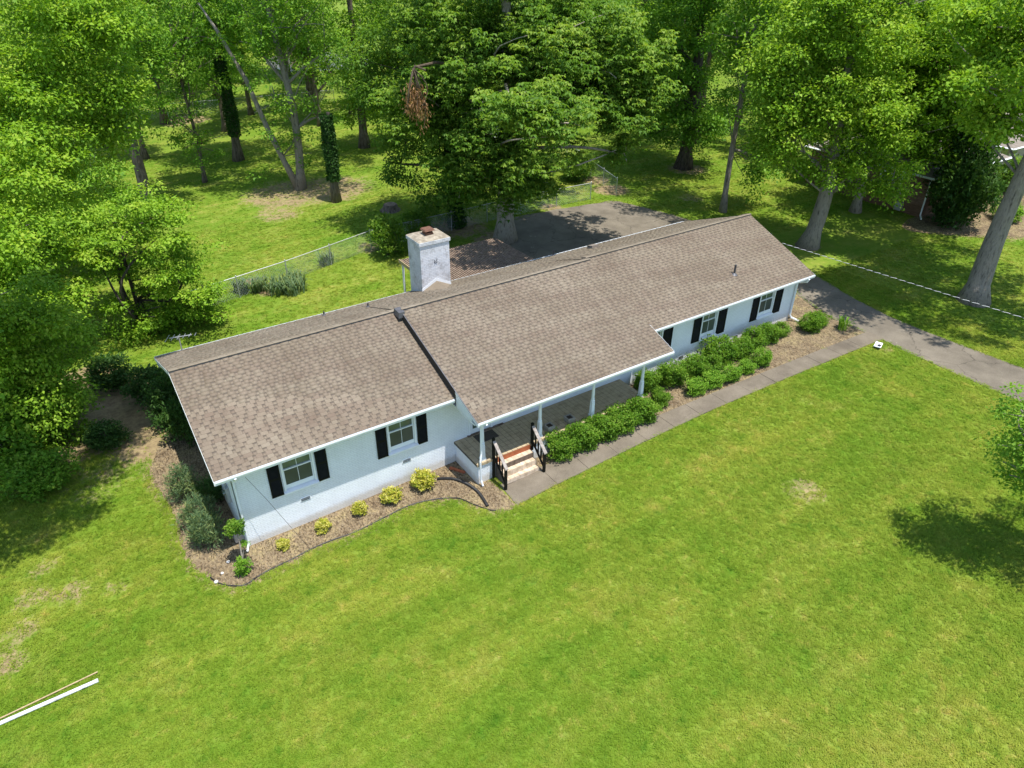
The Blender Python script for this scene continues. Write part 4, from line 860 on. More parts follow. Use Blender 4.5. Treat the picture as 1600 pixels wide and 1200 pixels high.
def trunk_mesh(base, top, r, blobs, cc, seed, bark, flare=1.55, fork=None, twigs=26, limbs=True):
    if not limbs: blobs, cc = [], []
    rng = np.random.default_rng(seed+99); m_ = MB(); bx, by, bz = base; tx_, ty_, tz_ = top
    n = 12; pts = []; rad = []; wob = rng.normal(size=2)*.12
    for i in range(n+1):
        t = i/n; pts.append((bx+(tx_-bx)*t+wob[0]*math.sin(3.1*t*2), by+(ty_-by)*t+wob[1]*math.sin(3.1*t*2), bz-.15+(tz_-bz+.15)*t)); rad.append(r*(1-.72*t)*(1+(flare-1)*max(0, 1-t*tz_/1.1)**2))
    m_.tube(pts, rad, 12)
    for (x, y, z, rx, ry, rz, k) in blobs:
        t = min(max((z-rz*.7-bz)/(tz_-bz), .25), .93); i = int(t*n); p = pts[i]; limb(m_, p, (x, y, z-.2*rz), min(rad[i]*.5, .13), .04, rng)
        p2 = Vector((x, y, z-.2*rz))
        for q in range(3): d = rng.normal(size=3); d = d/np.linalg.norm(d); limb(m_, p2, (x+d[0]*rx*.8, y+d[1]*ry*.8, z+d[2]*rz*.7), .05, .015, rng, .1, 4, 5)
    if len(cc):
        for q in rng.choice(len(cc), min(twigs, len(cc)), replace=False):
            c = cc[q]; i = int(min(max((c[2]-bz)/(tz_-bz)-.12, .25), .97)*n); p = pts[i]; limb(m_, p, tuple(c), max(.03, rad[i]*.22), .012, rng, .08, 5, 5)
    return m_, pts, rad
LEAF = {}
def tree(name, label, base, blobs, top, r, leafmat, bark='bark_grey', seed=1, group=None, ivy=None, extra=None, limbs=True, **kw):
    bz = G(base[0]); t = empty(name, (base[0], base[1], bz)); tag(t, label, 'tree', group)
    me, cc = crown_mesh('crown', blobs, seed, **kw); V = None
    if top is None: top = (base[0], base[1], max(b[2] for b in blobs)+.5)
    m_, pts, rad = trunk_mesh((base[0], base[1], bz), top, r, blobs, cc, seed, bark, limbs=limbs)
    if extra: extra(m_)
    m_.build('trunk', M[bark], t, smooth=True)
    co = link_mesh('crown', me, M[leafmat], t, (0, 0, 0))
    if ivy: ivy_on(t, pts, rad, ivy, seed)
    return t
def ivy_on(t, pts, rad, zr, seed, dens=1100, leaf=.13, mat='leaf_ivy'):
    rng = np.random.default_rng(seed+5); Ps = np.array([tuple(p) for p in pts]); z = rng.uniform(zr[0], zr[1], int(dens*(zr[1]-zr[0]))); x = np.interp(z, Ps[:, 2], Ps[:, 0]); y = np.interp(z, Ps[:, 2], Ps[:, 1]); r_ = np.interp(z, Ps[:, 2], rad)
    a = rng.uniform(0, 6.28, len(z)); o = np.stack([np.cos(a), np.sin(a), np.zeros(len(z))], -1); th = (.02+.17*rng.uniform(size=len(z))**1.3)*(1+.3*np.sin(z*2+a*2))
    P = np.stack([x, y, z], -1)+o*(r_+th)[:, None]; A = o*.5+rng.normal(size=(len(z), 3))*.45; A[:, 2] -= .6
    me = leaf_mesh('ivy', P, A, o+rng.normal(size=P.shape)*.4, leaf*rng.uniform(.6, 1.3, len(z)), .85, .5+rng.normal(size=len(z))*.25)
    link_mesh('ivy', me, M[mat], t, (0, 0, 0))
BL = {
'N': ((-7.5, 9.0), [
        (-1.06, 7.16, 13.34, 2.37, 2.13, 1.96, 150),
        (-2.62, 8.21, 11.46, 2.10, 1.89, 1.75, 100),
        (-0.10, 6.52, 11.67, 0.95, 0.86, 1.23, 36),
        (0.02, 6.44, 14.81, 1.93, 1.73, 1.32, 80),
        (-2.24, 7.95, 10.02, 1.78, 1.61, 1.07, 50),
        (0.53, 6.10, 12.67, 0.74, 0.67, 1.00, 24),
        (-3.16, 8.57, 13.15, 2.02, 1.81, 2.36, 70),
        (-4.8, 2.5, 10.5, 2.4, 2.4, 1.5, 70), (-3.1, 4.2, 11.6, 1.7, 1.7, 1.1, 40), (-2.0, 5.6, 12.0, 1.4, 1.4, 1.0, 30), (-4.3, 4.5, 11.2, 2.0, 2.0, 1.5, 60), (-5.8, 6, 9.5, 2.4, 2.4, 1.6, 60)]),
'A': ((3.9, 37.3), [(4.83, 36.68, 10.80, 3.03, 2.73, 2.61, 60), (5.93, 35.93, 8.94, 1.86, 1.67, 2.00, 24), (2.06, 38.54, 6.54, 2.97, 2.68, 2.74, 40), (4.18, 37.11, 12.24, 3.58, 3.22, 2.56, 50)]),
'A2': ((-3, 28), [(-2.25, 27.5, 4.96, 3.11, 2.9, 2.23, 90), (0, 26, 5.33, 2.23, 2.1, 2.03, 60), (-.16, 26.1, 3.02, 2.13, 2, 1.71, 45), (-3.36, 28.24, 3.16, 2.48, 2.3, 1.9, 55)]),
'B': ((-6.5, 20), [
    (-4.12, 17.20, 5.34, 2.30, 2.07, 2.18, 120),
    (-3.73, 16.94, 2.80, 2.12, 1.91, 1.83, 70),
    (-6.29, 19.86, 3.54, 2.30, 2.07, 3.70, 60),
    (-1.35, 20.15, 4.56, 1.83, 1.65, 1.97, 40),
]),
'B2': ((-6.5, 11.5), [
    (-4.82, 10.37, 2.61, 2.14, 1.93, 2.05, 130),
    (-4.13, 9.91, 1.17, 1.47, 1.32, 1.71, 60),
    (-6.06, 10.00, 0.38, 1.45, 1.30, 1.43, 50),
    (-4.27, 10.00, 4.77, 1.82, 1.64, 1.47, 60),
]),
'C': ((0.1, 17.9), [
    (1.06, 17.26, 5.45, 2.57, 3.00, 1.13, 80),
    (-0.54, 18.33, 3.88, 1.86, 2.20, 1.29, 50),
    (2.23, 16.47, 3.43, 1.81, 2.20, 1.46, 50),
    (2.66, 16.18, 1.44, 1.25, 1.50, 1.61, 30),
    (0.32, 17.75, 1.06, 2.51, 2.20, 1.35, 45),
    (0.47, 16.45, -0.34, 1.56, 1.50, 1.08, 24),
]),
'T320': ((8.5, 40.2), [
    (8.83, 39.98, 8.17, 2.73, 2.45, 2.93, 40),
    (8.91, 39.93, 3.53, 2.38, 2.15, 2.05, 14),
    (9.13, 39.78, 10.64, 3.10, 2.79, 2.38, 40),
    (7.30, 41.01, 5.34, 2.11, 1.90, 2.27, 14),
]),
'T372': ((12.3, 44.5), [
    (12.06, 44.66, 9.57, 4.17, 3.75, 3.69, 80),
    (13.33, 43.81, 12.18, 5.26, 4.73, 3.08, 70),
    (10.69, 45.58, 10.87, 3.39, 3.05, 3.13, 50),
]),
'T470': ((13.9, 34), [
    (14.80, 33.40, 11.70, 3.58, 3.22, 2.49, 60),
    (13.25, 34.44, 6.92, 2.67, 2.40, 2.15, 16),
    (12.70, 34.81, 10.54, 2.56, 2.31, 2.30, 30),
    (15.55, 32.89, 6.10, 1.79, 1.61, 2.89, 10),
    (13.11, 34.53, 3.21, 2.77, 2.50, 2.24, 12),
    (16.38, 32.34, 10.19, 2.14, 1.93, 2.77, 26),
]),
'T570': ((22.3, 41.4), [
    (22.49, 41.27, 7.89, 3.91, 3.52, 4.77, 90),
    (21.46, 41.96, 3.90, 2.16, 1.95, 2.03, 16),
    (24.40, 39.99, 10.25, 4.08, 3.67, 3.84, 70),
    (23.97, 40.28, 4.44, 2.42, 2.18, 2.89, 30),
]),
'big': ((20.7, 16.6), [
    (20.69, 16.60, 11.00, 5.85, 6.00, 4.07, 300),
    (19.90, 14.73, 6.9, 3.34, 3.40, 2.9, 120),
    (17.28, 17.69, 9.20, 3.28, 3.60, 3.53, 120),
    (24.09, 13.12, 10.56, 3.73, 4.00, 3.28, 130),
    (23.72, 10.96, 9.19, 2.48, 2.00, 1.42, 50),
    (22.95, 15.09, 11.96, 4.08, 4.50, 2.92, 90),
    (17.56, 16.30, 5.89, 2.12, 2.20, 2.85, 55),
    (24.30, 10.57, 6.93, 0.75, 0.80, 1.10, 9),
    (19.92, 14.71, 4.7, 2.63, 2.40, 1.2, 36),
    (16.5, 9.6, 10.2, 2.4, 2.3, 1.2, 40), (17.6, 7.6, 9.8, 1.7, 1.7, .9, 22),
    (25.39, 11.04, 10.42, 1.66, 2.00, 2.14, 36),
]),
't2': ((19.4, 20.2), [
    (17.37, 21.56, 9.96, 3.11, 3.50, 3.55, 110),
    (15.52, 22.81, 9.60, 2.02, 2.50, 2.57, 55),
    (16.61, 22.08, 5.07, 1.33, 1.30, 2.31, 30),
    (18.63, 20.72, 2.92, 1.60, 1.80, 1.94, 30),
    (19.29, 20.27, 12.92, 4.23, 4.50, 2.65, 110),
    (18.27, 20.96, 6.23, 1.54, 1.50, 1.65, 20),
]),
'T916': ((46.5, 41), [
    (45.57, 41.62, 7.93, 5.90, 5.31, 5.34, 110),
    (48.32, 39.78, 9.07, 4.92, 4.43, 5.29, 80),
]),
'T1068': ((41.2, 21.9), [
    (40.22, 22.56, 10.19, 4.44, 4.00, 4.53, 150),
    (40.38, 22.45, 5.29, 4.18, 3.76, 2.91, 80),
    (41.45, 20.53, 3.88, 2.45, 2.21, 1.48, 24),
    (38.13, 23.96, 7.55, 2.40, 2.16, 4.13, 50),
]),
'T1130': ((35.8, 12.8), [
    (35.07, 13.29, 11.95, 2.47, 2.22, 2.45, 60),
    (38.15, 12.42, 4.65, 1.69, 1.52, 3.40, 40),
    (35.51, 12.99, 7.82, 1.80, 1.62, 1.72, 18),
]),
'T1262': ((35.4, 5.7), [
    (34.39, 6.38, 10.33, 4.09, 3.68, 4.03, 230),
    (32.15, 6.67, 7.90, 2.07, 1.86, 2.78, 70),
    (37.26, 4.45, 7.73, 2.65, 2.39, 2.85, 90),
    (35.64, 5.54, 5.60, 2.91, 2.62, 1.56, 40),
    (37.73, 2.93, 5.02, 1.62, 1.45, 1.35, 26),
    (34.92, 6.02, 13.08, 3.61, 3.25, 2.12, 110),
    (31.10, 7.38, 10.77, 1.33, 1.19, 2.14, 40),
]),
'T1440': ((43.5, 8), [(44.55, 7.3, 11.15, 4.24, 3.9, 3.32, 150), (44.84, 7.1, 7.48, 3.43, 3.1, 2.82, 110), (46.27, 6.14, 11.86, 3.44, 3.2, 2.47, 90), (46.2, 6.19, 8.63, 2.39, 2.2, 2.14, 60), (46.5, 8, 5.6, 2.2, 2, 1.2, 24), (46.3, 6.1, 5.9, 2.5, 2.2, 1.9, 60), (47.5, 4.5, 7.0, 2.2, 2.0, 1.8, 50)]),
'T1520': ((36.3, -3.8), [
    (34.19, -2.38, 12.21, 1.93, 1.74, 1.34, 55),
    (33.40, -3.06, 10.31, 1.39, 1.25, 1.05, 36),
    (32.57, -1.30, 13.80, 1.88, 1.69, 0.87, 40),
    (31.53, -3.00, 11.63, 1.58, 1.43, 0.85, 30),
    (35.63, -2.15, 13.49, 1.67, 1.50, 1.79, 50),
]),
'edge': ((22.2, -15.8), [(18.55, -13.5, 5.15, .87, 1.5, 1.32, 50), (18.9, -13.72, 3.68, .73, 1.3, .6, 20), (18.0, -13.1, 6.0, .41, .8, .48, 8), (19.66, -14.24, 4.5, 1.42, 2.2, 1.53, 80)]),
}
def add_top(k, *b): BL[k][1].extend(b)
add_top('big', (20.5, 17, 16, 5, 5, 3.5, 110)); add_top('t2', (18.6, 20.5, 16.5, 3.5, 3.5, 2.5, 40)); add_top('T372', (12, 44.5, 15.5, 4.5, 4.5, 3, 50)); add_top('T470', (14, 34, 15, 4, 4, 2.5, 30))
add_top('T1068', (41, 22, 15.5, 4, 4, 3.5, 60)); add_top('T1262', (35, 5.8, 15.5, 3.6, 3.6, 2.5, 60)); add_top('T1520', (36.8, -3.8, 13.5, 4, 4, 3, 90)); add_top('T1520', (38.5, -2, 10, 2.6, 2.6, 2, 40)); add_top('B', (-7, 20, 7, 3.0, 3.0, 2.2, 70)); add_top('B2', (-7.5, 11, 5.5, 2.4, 2.4, 2.2, 70)); add_top('edge', (20.6, -14.6, 6.0, 2.2, 2.2, 1.6, 60))
add_top('T1520', (39, -7, 13.5, 5.5, 5.5, 2.6, 130), (43, 1, 13, 5, 5, 2.6, 110), (36.5, -12, 13, 4, 4, 2.4, 70))
BL['off'] = ((-9.0, 3.5), [(-8.0, 4.0, 7.5, 3.4, 3.2, 2.2, 120), (-9.5, 6.5, 8.5, 3, 3, 2.2, 80)])
add_top('T1068', (38, 18, 17.5, 5, 5, 2.3, 110), (44, 26, 17.5, 5, 5, 2.3, 90)); add_top('T1130', (35.5, 11, 17.5, 4.5, 4.5, 2.2, 80)); add_top('big', (27, 20, 17.5, 4.5, 4.5, 2.2, 80), (33, 25, 18, 4.5, 4.5, 2.3, 80)); add_top('T1262', (40.5, -1, 15.5, 4, 4, 2, 80))  # high crown lumps out of view, added to shade the ground below
add_top('T470', (12, 35, 17.5, 5, 5, 2.2, 90), (17, 28.5, 17, 3.2, 3.2, 2, 36)); add_top('T372', (15, 42, 18, 5, 5, 2.4, 90)); add_top('T570', (21, 36, 18, 4.5, 4.5, 2.4, 80)); add_top('T1520', (33.5, -6.5, 16.5, 4.2, 4.2, 2.2, 80))  # more unseen upper canopy, put in for dapple on back lawn and drive
def T_(k, name, label, r, lm, top=None, bark='bark_grey', seed=1, **kw): return tree(name, label, BL[k][0], BL[k][1], top, r, lm, bark, seed, **kw)
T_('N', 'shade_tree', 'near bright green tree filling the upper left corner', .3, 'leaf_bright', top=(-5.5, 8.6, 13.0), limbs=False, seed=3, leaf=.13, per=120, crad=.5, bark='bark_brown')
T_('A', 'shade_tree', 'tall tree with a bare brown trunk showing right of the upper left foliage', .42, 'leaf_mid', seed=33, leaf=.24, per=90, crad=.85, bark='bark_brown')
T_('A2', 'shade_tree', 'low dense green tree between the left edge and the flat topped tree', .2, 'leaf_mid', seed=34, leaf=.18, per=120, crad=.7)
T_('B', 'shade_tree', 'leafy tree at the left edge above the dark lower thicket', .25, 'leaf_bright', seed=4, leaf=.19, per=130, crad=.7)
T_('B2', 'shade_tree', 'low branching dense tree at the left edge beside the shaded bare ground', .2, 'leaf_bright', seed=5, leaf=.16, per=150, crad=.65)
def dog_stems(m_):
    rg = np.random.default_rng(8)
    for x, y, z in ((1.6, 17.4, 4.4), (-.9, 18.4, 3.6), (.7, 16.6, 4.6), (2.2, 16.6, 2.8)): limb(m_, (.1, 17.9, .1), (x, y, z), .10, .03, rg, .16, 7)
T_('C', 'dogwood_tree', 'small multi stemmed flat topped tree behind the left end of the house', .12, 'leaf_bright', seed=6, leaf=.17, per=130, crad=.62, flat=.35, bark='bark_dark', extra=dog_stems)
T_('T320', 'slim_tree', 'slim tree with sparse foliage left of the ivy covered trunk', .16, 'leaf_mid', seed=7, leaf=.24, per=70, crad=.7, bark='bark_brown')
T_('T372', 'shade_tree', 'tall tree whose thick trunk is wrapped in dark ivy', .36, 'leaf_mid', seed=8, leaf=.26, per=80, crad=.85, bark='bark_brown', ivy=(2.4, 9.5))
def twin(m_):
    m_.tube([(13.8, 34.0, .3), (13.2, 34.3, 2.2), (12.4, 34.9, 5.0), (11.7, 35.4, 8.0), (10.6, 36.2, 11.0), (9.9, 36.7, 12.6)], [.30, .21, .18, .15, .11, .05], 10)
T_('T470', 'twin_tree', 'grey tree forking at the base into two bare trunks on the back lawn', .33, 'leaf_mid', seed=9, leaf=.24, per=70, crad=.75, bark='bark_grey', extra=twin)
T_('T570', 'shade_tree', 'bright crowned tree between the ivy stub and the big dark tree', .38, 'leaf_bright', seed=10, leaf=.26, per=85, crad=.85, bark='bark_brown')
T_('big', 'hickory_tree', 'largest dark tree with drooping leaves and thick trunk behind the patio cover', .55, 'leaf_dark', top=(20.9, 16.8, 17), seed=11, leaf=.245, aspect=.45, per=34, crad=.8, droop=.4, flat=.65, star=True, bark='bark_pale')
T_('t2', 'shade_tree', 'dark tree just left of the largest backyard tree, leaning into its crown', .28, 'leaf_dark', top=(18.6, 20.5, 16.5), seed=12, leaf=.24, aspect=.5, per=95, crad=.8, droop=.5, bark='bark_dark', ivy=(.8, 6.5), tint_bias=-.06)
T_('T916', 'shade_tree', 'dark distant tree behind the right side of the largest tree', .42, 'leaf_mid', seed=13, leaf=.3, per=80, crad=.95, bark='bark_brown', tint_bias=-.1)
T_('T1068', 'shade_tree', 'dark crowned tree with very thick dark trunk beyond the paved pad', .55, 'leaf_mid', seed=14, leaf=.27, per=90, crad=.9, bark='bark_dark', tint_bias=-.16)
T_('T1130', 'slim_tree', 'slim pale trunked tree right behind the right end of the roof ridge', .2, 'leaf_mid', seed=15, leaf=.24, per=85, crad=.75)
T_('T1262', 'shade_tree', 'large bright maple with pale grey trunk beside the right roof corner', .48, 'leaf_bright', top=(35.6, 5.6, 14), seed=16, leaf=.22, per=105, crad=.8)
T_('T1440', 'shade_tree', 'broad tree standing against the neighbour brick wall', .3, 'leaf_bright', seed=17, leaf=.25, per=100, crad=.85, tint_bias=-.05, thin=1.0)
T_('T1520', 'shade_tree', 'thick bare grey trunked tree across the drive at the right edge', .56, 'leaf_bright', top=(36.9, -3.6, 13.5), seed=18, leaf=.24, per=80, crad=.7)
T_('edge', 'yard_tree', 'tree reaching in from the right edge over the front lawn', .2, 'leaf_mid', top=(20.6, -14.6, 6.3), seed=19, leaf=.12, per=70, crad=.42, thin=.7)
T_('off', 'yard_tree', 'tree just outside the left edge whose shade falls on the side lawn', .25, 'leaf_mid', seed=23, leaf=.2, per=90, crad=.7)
# ivy covered stub
sx, sy = 15.0, 29.7; t = empty('ivy_stub', (sx, sy, G(sx))); tag(t, 'headless dead trunk stub covered in dark ivy on the back lawn', 'stump')
pts = [(sx, sy, G(sx)-.1), (sx-.02, sy, 1.6), (sx+.03, sy, 3.5), (sx, sy, 6.2)]; rad = [.42, .28, .26, .25]; m_ = MB(); m_.tube(pts, rad, 12); m_.build('trunk', M['bark_brown'], t, smooth=True); ivy_on(t, pts, rad, (2.0, 6.4), 31, 1500, .12)
m_ = MB(); m_.tube([(sx+.12, sy-.1, 6.2), (sx+.16, sy-.1, 6.5)], .12, 9); m_.build('broken_top', M['slat_wood'], t)
# dead broken branch hanging in the big tree
t = empty('dead_branch', (14.5, 15.1, 8.4)); tag(t, 'brown dead broken branch hanging upside down in the dark trees', 'dead branch')
rg = np.random.default_rng(3); m_ = MB(); tips = []
m_.tube([(15.1, 15.2, 11.0), (14.5, 15.1, 11.25), (14.3, 15.1, 10.7)], [.05, .06, .04], 6)
for i in range(9):
    a = rg.uniform(-.75, .75); b_ = rg.uniform(-.8, .8); e = Vector((14.4+a*.95, 15.1+b_*.7, 8.9+rg.uniform(-.6, .6)+abs(a)*.3)); limb(m_, (14.4, 15.1, 11.15), e, .035, .012, rg, .1, 5, 5); tips += [Vector((14.4, 15.1, 11.1)).lerp(e, f) for f in (.45, .6, .75, .88, 1.0)]
m_.tube([(17.4, 16.6, 10.9), (16.0, 15.8, 11.2), (14.5, 15.1, 11.2)], [.09, .07, .05], 7); m_.build('limbs', M['twig'], t); Pn = np.array([tuple(v) for v in tips]); Pn = np.repeat(Pn, 14, 0)+rg.normal(size=(len(Pn)*14, 3))*.17; A = rg.normal(size=Pn.shape)*.4; A[:, 2] -= 1
link_mesh('leaves', leaf_mesh('leaves', Pn, A, rg.normal(size=Pn.shape), .18*rg.uniform(.6, 1.3, len(Pn)), .35, .5+rg.normal(size=len(Pn))*.25), M['leaf_brown'], t, (0, 0, 0))

# woods that close off the backyard: shared crowns, each tree with its own trunk
proto = []
for k in range(5):
    rg = np.random.default_rng(200+k); bl = [(rg.uniform(-2, 2), rg.uniform(-2, 2), 9+rg.uniform(-2, 2.5), 4.2, 4.2, 3.8, 60), (rg.uniform(-2.5, 2.5), rg.uniform(-2, 2), 13.5, 3.6, 3.6, 3.2, 45), (rg.uniform(-3, 3), rg.uniform(-3, 3), 5.8, 2.8, 2.8, 2.2, 24)]
    cm, cc = crown_mesh('crown', bl, 300+k, leaf=.34, aspect=.65, per=60, crad=1.0, droop=.3)
    tmb, _, _ = trunk_mesh((0, 0, 0), (.3, .2, 14), .3, bl, cc, 400+k, 'bark_brown', twigs=10); proto.append((cm, tmb.mesh('trunk', smooth=True)))
WOODS = [(14, 55, .8), (22, 51, .85), (6, 50, .8), (0, 47, .85), (33, 62, .9), (26, 65, .9), (18, 60, .8), (3, 72, 1.1), (15, 72, 1.0), (24, 88, 1.3), (40, 62, 1.0), (47, 46, .9), (58, 31, .9), (70, 22, 1.0), (52, 20, .85), (-5, 44, .9), (4, 56, 1.0), (10, 62, 1.1), (17, 66, .95), (24, 58, 1.0), (30, 52, 1.05), (36, 56, 1.1), (29.4, 72.2, 1.0), (28.2, 78.5, 1.1), (20, 78, 1.2), (10, 80, 1.3), (-2, 66, 1.2), (-8, 58, 1.1), (42, 50, 1.0), (50, 54, 1.1), (56, 46, 1.05), (52, 34, 1.0), (60, 38, 1.1), (66, 30, 1.1), (48, 27, .9), (56, 25, 1.0), (64, 20, 1.0), (72, 34, 1.3), (44, 66, 1.2), (56, 64, 1.3), (68, 50, 1.3), (80, 40, 1.3), (50, 15, .8), (74, 12, 1.0), (82, 10, 1.2), (90, 22, 1.4), (36, 100, 1.5), (24, 102, 1.5), (48, 92, 1.5), (60, 82, 1.4), (76, 66, 1.4), (92, 52, 1.5), (108, 36, 1.6), (10, 105, 1.5), (-6, 92, 1.5), (66, 108, 1.8), (90, 88, 1.8), (110, 66, 1.8), (44, 122, 1.8), (14, 126, 1.8), (-16, 78, 1.3), (98, 10, 1.5), (74, -4, 1.1), (62, -2, .9)]
rg = np.random.default_rng(77); lms = ['leaf_mid', 'leaf_bright', 'leaf_mid', 'leaf_dark']
crown_v = {}
for i, (x, y, s) in enumerate(WOODS):
    cm, tm = proto[i % 5]; lm = lms[int(rg.integers(4))]
    if (i % 5, lm) not in crown_v:
        c2 = cm.copy(); c2.materials.append(M[lm]); crown_v[(i % 5, lm)] = c2
    z = G(x); t = empty('woodland_tree', (x, y, z)); dv = Vector((x, y, z))-CAM; hx = dv.dot(r2)/max(dv.dot(fwd), .1)
    side = 'behind the back lawn left of the largest tree' if hx < -.16 else ('behind and right of the largest tree' if hx < .25 else 'around the neighbour house at upper right')
    tone = {'leaf_bright': 'bright green', 'leaf_mid': 'mid green', 'leaf_dark': 'dark green'}[lm]
    tag(t, tone+' woodland tree '+side, 'tree', tone+' woods '+side)
    t.rotation_euler.z = float(rg.uniform(0, 6.28)); t.scale = (s, s, s*float(rg.uniform(.92, 1.15)))
    for nm, me, mt in (('trunk', tm, M['bark_brown']), ('crown', crown_v[(i % 5, lm)], M[lm])):
        if not me.materials: me.materials.append(mt)
        o = bpy.data.objects.new(nm, me); COL.objects.link(o); o.parent = t
# forest undergrowth at the far boundary: one mass
rg = np.random.default_rng(5); n = 520; a = rg.uniform(-20, 130, n); b_ = 118-.75*a+rg.normal(size=n)*14+8; bl = [(float(x), float(y), 1.6, 2.2, 2.2, 2.0, 3) for x, y in zip(a, b_) if math.hypot(x-36, y-88) > 12]
cm, cc = crown_mesh('undergrowth', bl, 55, leaf=.5, per=26, crad=1.2); tag(link_mesh('undergrowth', cm, M['leaf_mid']), 'green undergrowth along the far edge of the woods', 'undergrowth', kind='stuff')

# ------------------------------------------------------------------ shrubs
def shrub_mesh(seed, rx, ry, rz, leaf, aspect, per, ncl, up=.3, crad=.22, star=False, droop=0.0):
    rng = np.random.default_rng(seed); me, cc = crown_mesh('foliage', [(0, 0, rz*.95, rx, ry, rz, ncl)], seed, thin=1.0, leaf=leaf, aspect=aspect, per=per, crad=crad, droop=-up, flat=.85, shell=.22, zmin=.03)
    tw = MB()
    for q in rng.choice(len(cc), min(22, len(cc)), replace=False): limb(tw, (rng.normal()*.05, rng.normal()*.05, -.04), tuple(cc[q]), .016, .005, rng, .12, 4, 5)
    return me, tw.mesh('stems')
def place_shrub(name, label, me2, x, y, s, mat, cat='shrub', group=None, rot=None, z=None):
    fm, tm = me2; z = G(x)+.01 if z is None else z
    t = empty(name, (x, y, z)); tag(t, label, cat, group); t.rotation_euler.z = random.uniform(0, 6.28) if rot is None else rot
    s = s if hasattr(s, '__len__') else (s, s, s); t.scale = s
    for nm, me, mt in (('foliage', fm, M[mat]), ('stems', tm, M['twig'])):
        if not me.materials: me.materials.append(mt)
        if me.materials[0] != mt: me = me.copy(); me.materials.clear(); me.materials.append(mt)
        o = bpy.data.objects.new(nm, me); COL.objects.link(o); o.parent = t
    return t
SHR = [shrub_mesh(500+i, .5, .5, .42, .085, .6, 44, 90, crad=.15) for i in range(3)]
YEL = [shrub_mesh(520+i, .38, .38, .33, .10, .65, 36, 64, crad=.12) for i in range(2)]
BLU = [shrub_mesh(540+i, .5, .5, .55, .19, .16, 44, 44, up=.6, crad=.25) for i in range(2)]
BIG = [shrub_mesh(560+i, 1.0, 1.0, .95, .17, .55, 36, 90, crad=.3) for i in range(2)]
for x, y, s, lb in ((.95, -.66, .52, 'smallest yellow green shrub in the mulch, nearest the house corner'), (2.3, -.62, .66, 'second yellow green shrub from the left house corner'), (3.62, -.55, .70, 'middle of the five yellow shrubs along the front wall'), (4.78, -.60, .86, 'fourth yellow shrub from the left house corner'), (6.02, -.58, 1.08, 'largest yellow shrub, next to the black drain pipe')):
    place_shrub('yellow_shrub', lb, random.choice(YEL), x, y, (s*random.uniform(.85, 1.0), s*random.uniform(.82, .95), s*random.uniform(.8, .98)), 'leaf_yellow', group='yellow shrubs along the front wall')
for x, y, s, lb in ((11.05, -1.98, (1.1, 1.05, 1.15), 'first clipped shrub of the porch hedge, nearest the railing'), (12.0, -2.02, (1.2, 1.1, 1.2), 'second shrub of the porch hedge from the steps'), (13.0, -2.02, (1.2, 1.1, 1.15), 'third shrub of the porch hedge, in its middle'), (13.95, -2.05, (1.2, 1.1, 1.15), 'fourth shrub of the porch hedge from the steps'), (14.95, -2.05, (1.2, 1.1, 1.15), 'last large shrub of the porch hedge before the right porch post'), (16.25, -1.72, (.75, .75, .9), 'small shrub alone just past the end of the porch hedge')):
    place_shrub('hedge_shrub', lb, random.choice(SHR), x, y, s, 'leaf_shrub', group='shrubs clipped along the porch', rot=0)
BK = [(16.6, -.55, 1.2, 'tall bush under the right corner of the porch roof'), (17.65, -.85, 1.45, 'rounded bush below the half hidden window'), (18.9, -.95, 1.35, 'bush between the half hidden window and the middle right window'), (19.6, -1.35, 1.0, 'low bush in front of the middle right window, left side'), (20.5, -.85, 1.6, 'big bush under the middle right window'), (21.7, -1.05, 1.25, 'bush just right of the middle right window'), (22.7, -.9, 1.35, 'bush between the two rightmost windows'), (23.8, -.85, 1.15, 'bush below the rightmost window'), (24.8, -.8, .95, 'small bush right below the rightmost shutter'), (26.4, -1.25, 1.25, 'bush at the right house corner by the downspout'), (27.15, -1.15, 1.0, 'outermost bush at the right corner toward the drive')]
for x, y, s, lb in BK: place_shrub('foundation_shrub', lb, random.choice(SHR), x, y, (s*.84*random.uniform(.9, 1.12), s*.78, s*.84*random.uniform(.85, 1.15)), 'leaf_shrub', group='bushes along the right front wall')
for x, y, s, lb in ((18.1, -1.98, (1.05, .7, .72), 'low dark ground hugging shrub by the walk, leftmost of its row'), (19.05, -2.0, (1.05, .75, .75), 'low dark shrub by the walk, second of its row'), (20.0, -2.1, (1.0, .72, .72), 'low dark shrub by the walk, third of its row'), (21.0, -2.1, (.75, .65, .66), 'low dark shrub by the walk, fourth of its row'), (22.0, -2.02, (.85, .8, .85), 'round dark shrub at the right end of the low row by the walk')):
    place_shrub('low_shrub', lb, random.choice(SHR), x, y, s, 'leaf_mid', group='low shrubs along the walk', rot=0)
for x, y, s, lb in ((-1.0, .75, (.92, .9, 1.05), 'grey green juniper nearest the front left house corner'), (-1.02, 1.85, (.85, .95, 1.05), 'middle grey green juniper along the left wall'), (-1.1, 3.5, (.9, .95, 1.05), 'rear grey green juniper along the left wall, thin and pale'), (-.38, 2.9, (.6, .9, .9), 'dark juniper tight against the left wall in shade')):
    place_shrub('juniper', lb, random.choice(BLU), x, y, s, 'leaf_blue' if x < -.5 else 'leaf_deep', group='junipers beside the left wall')
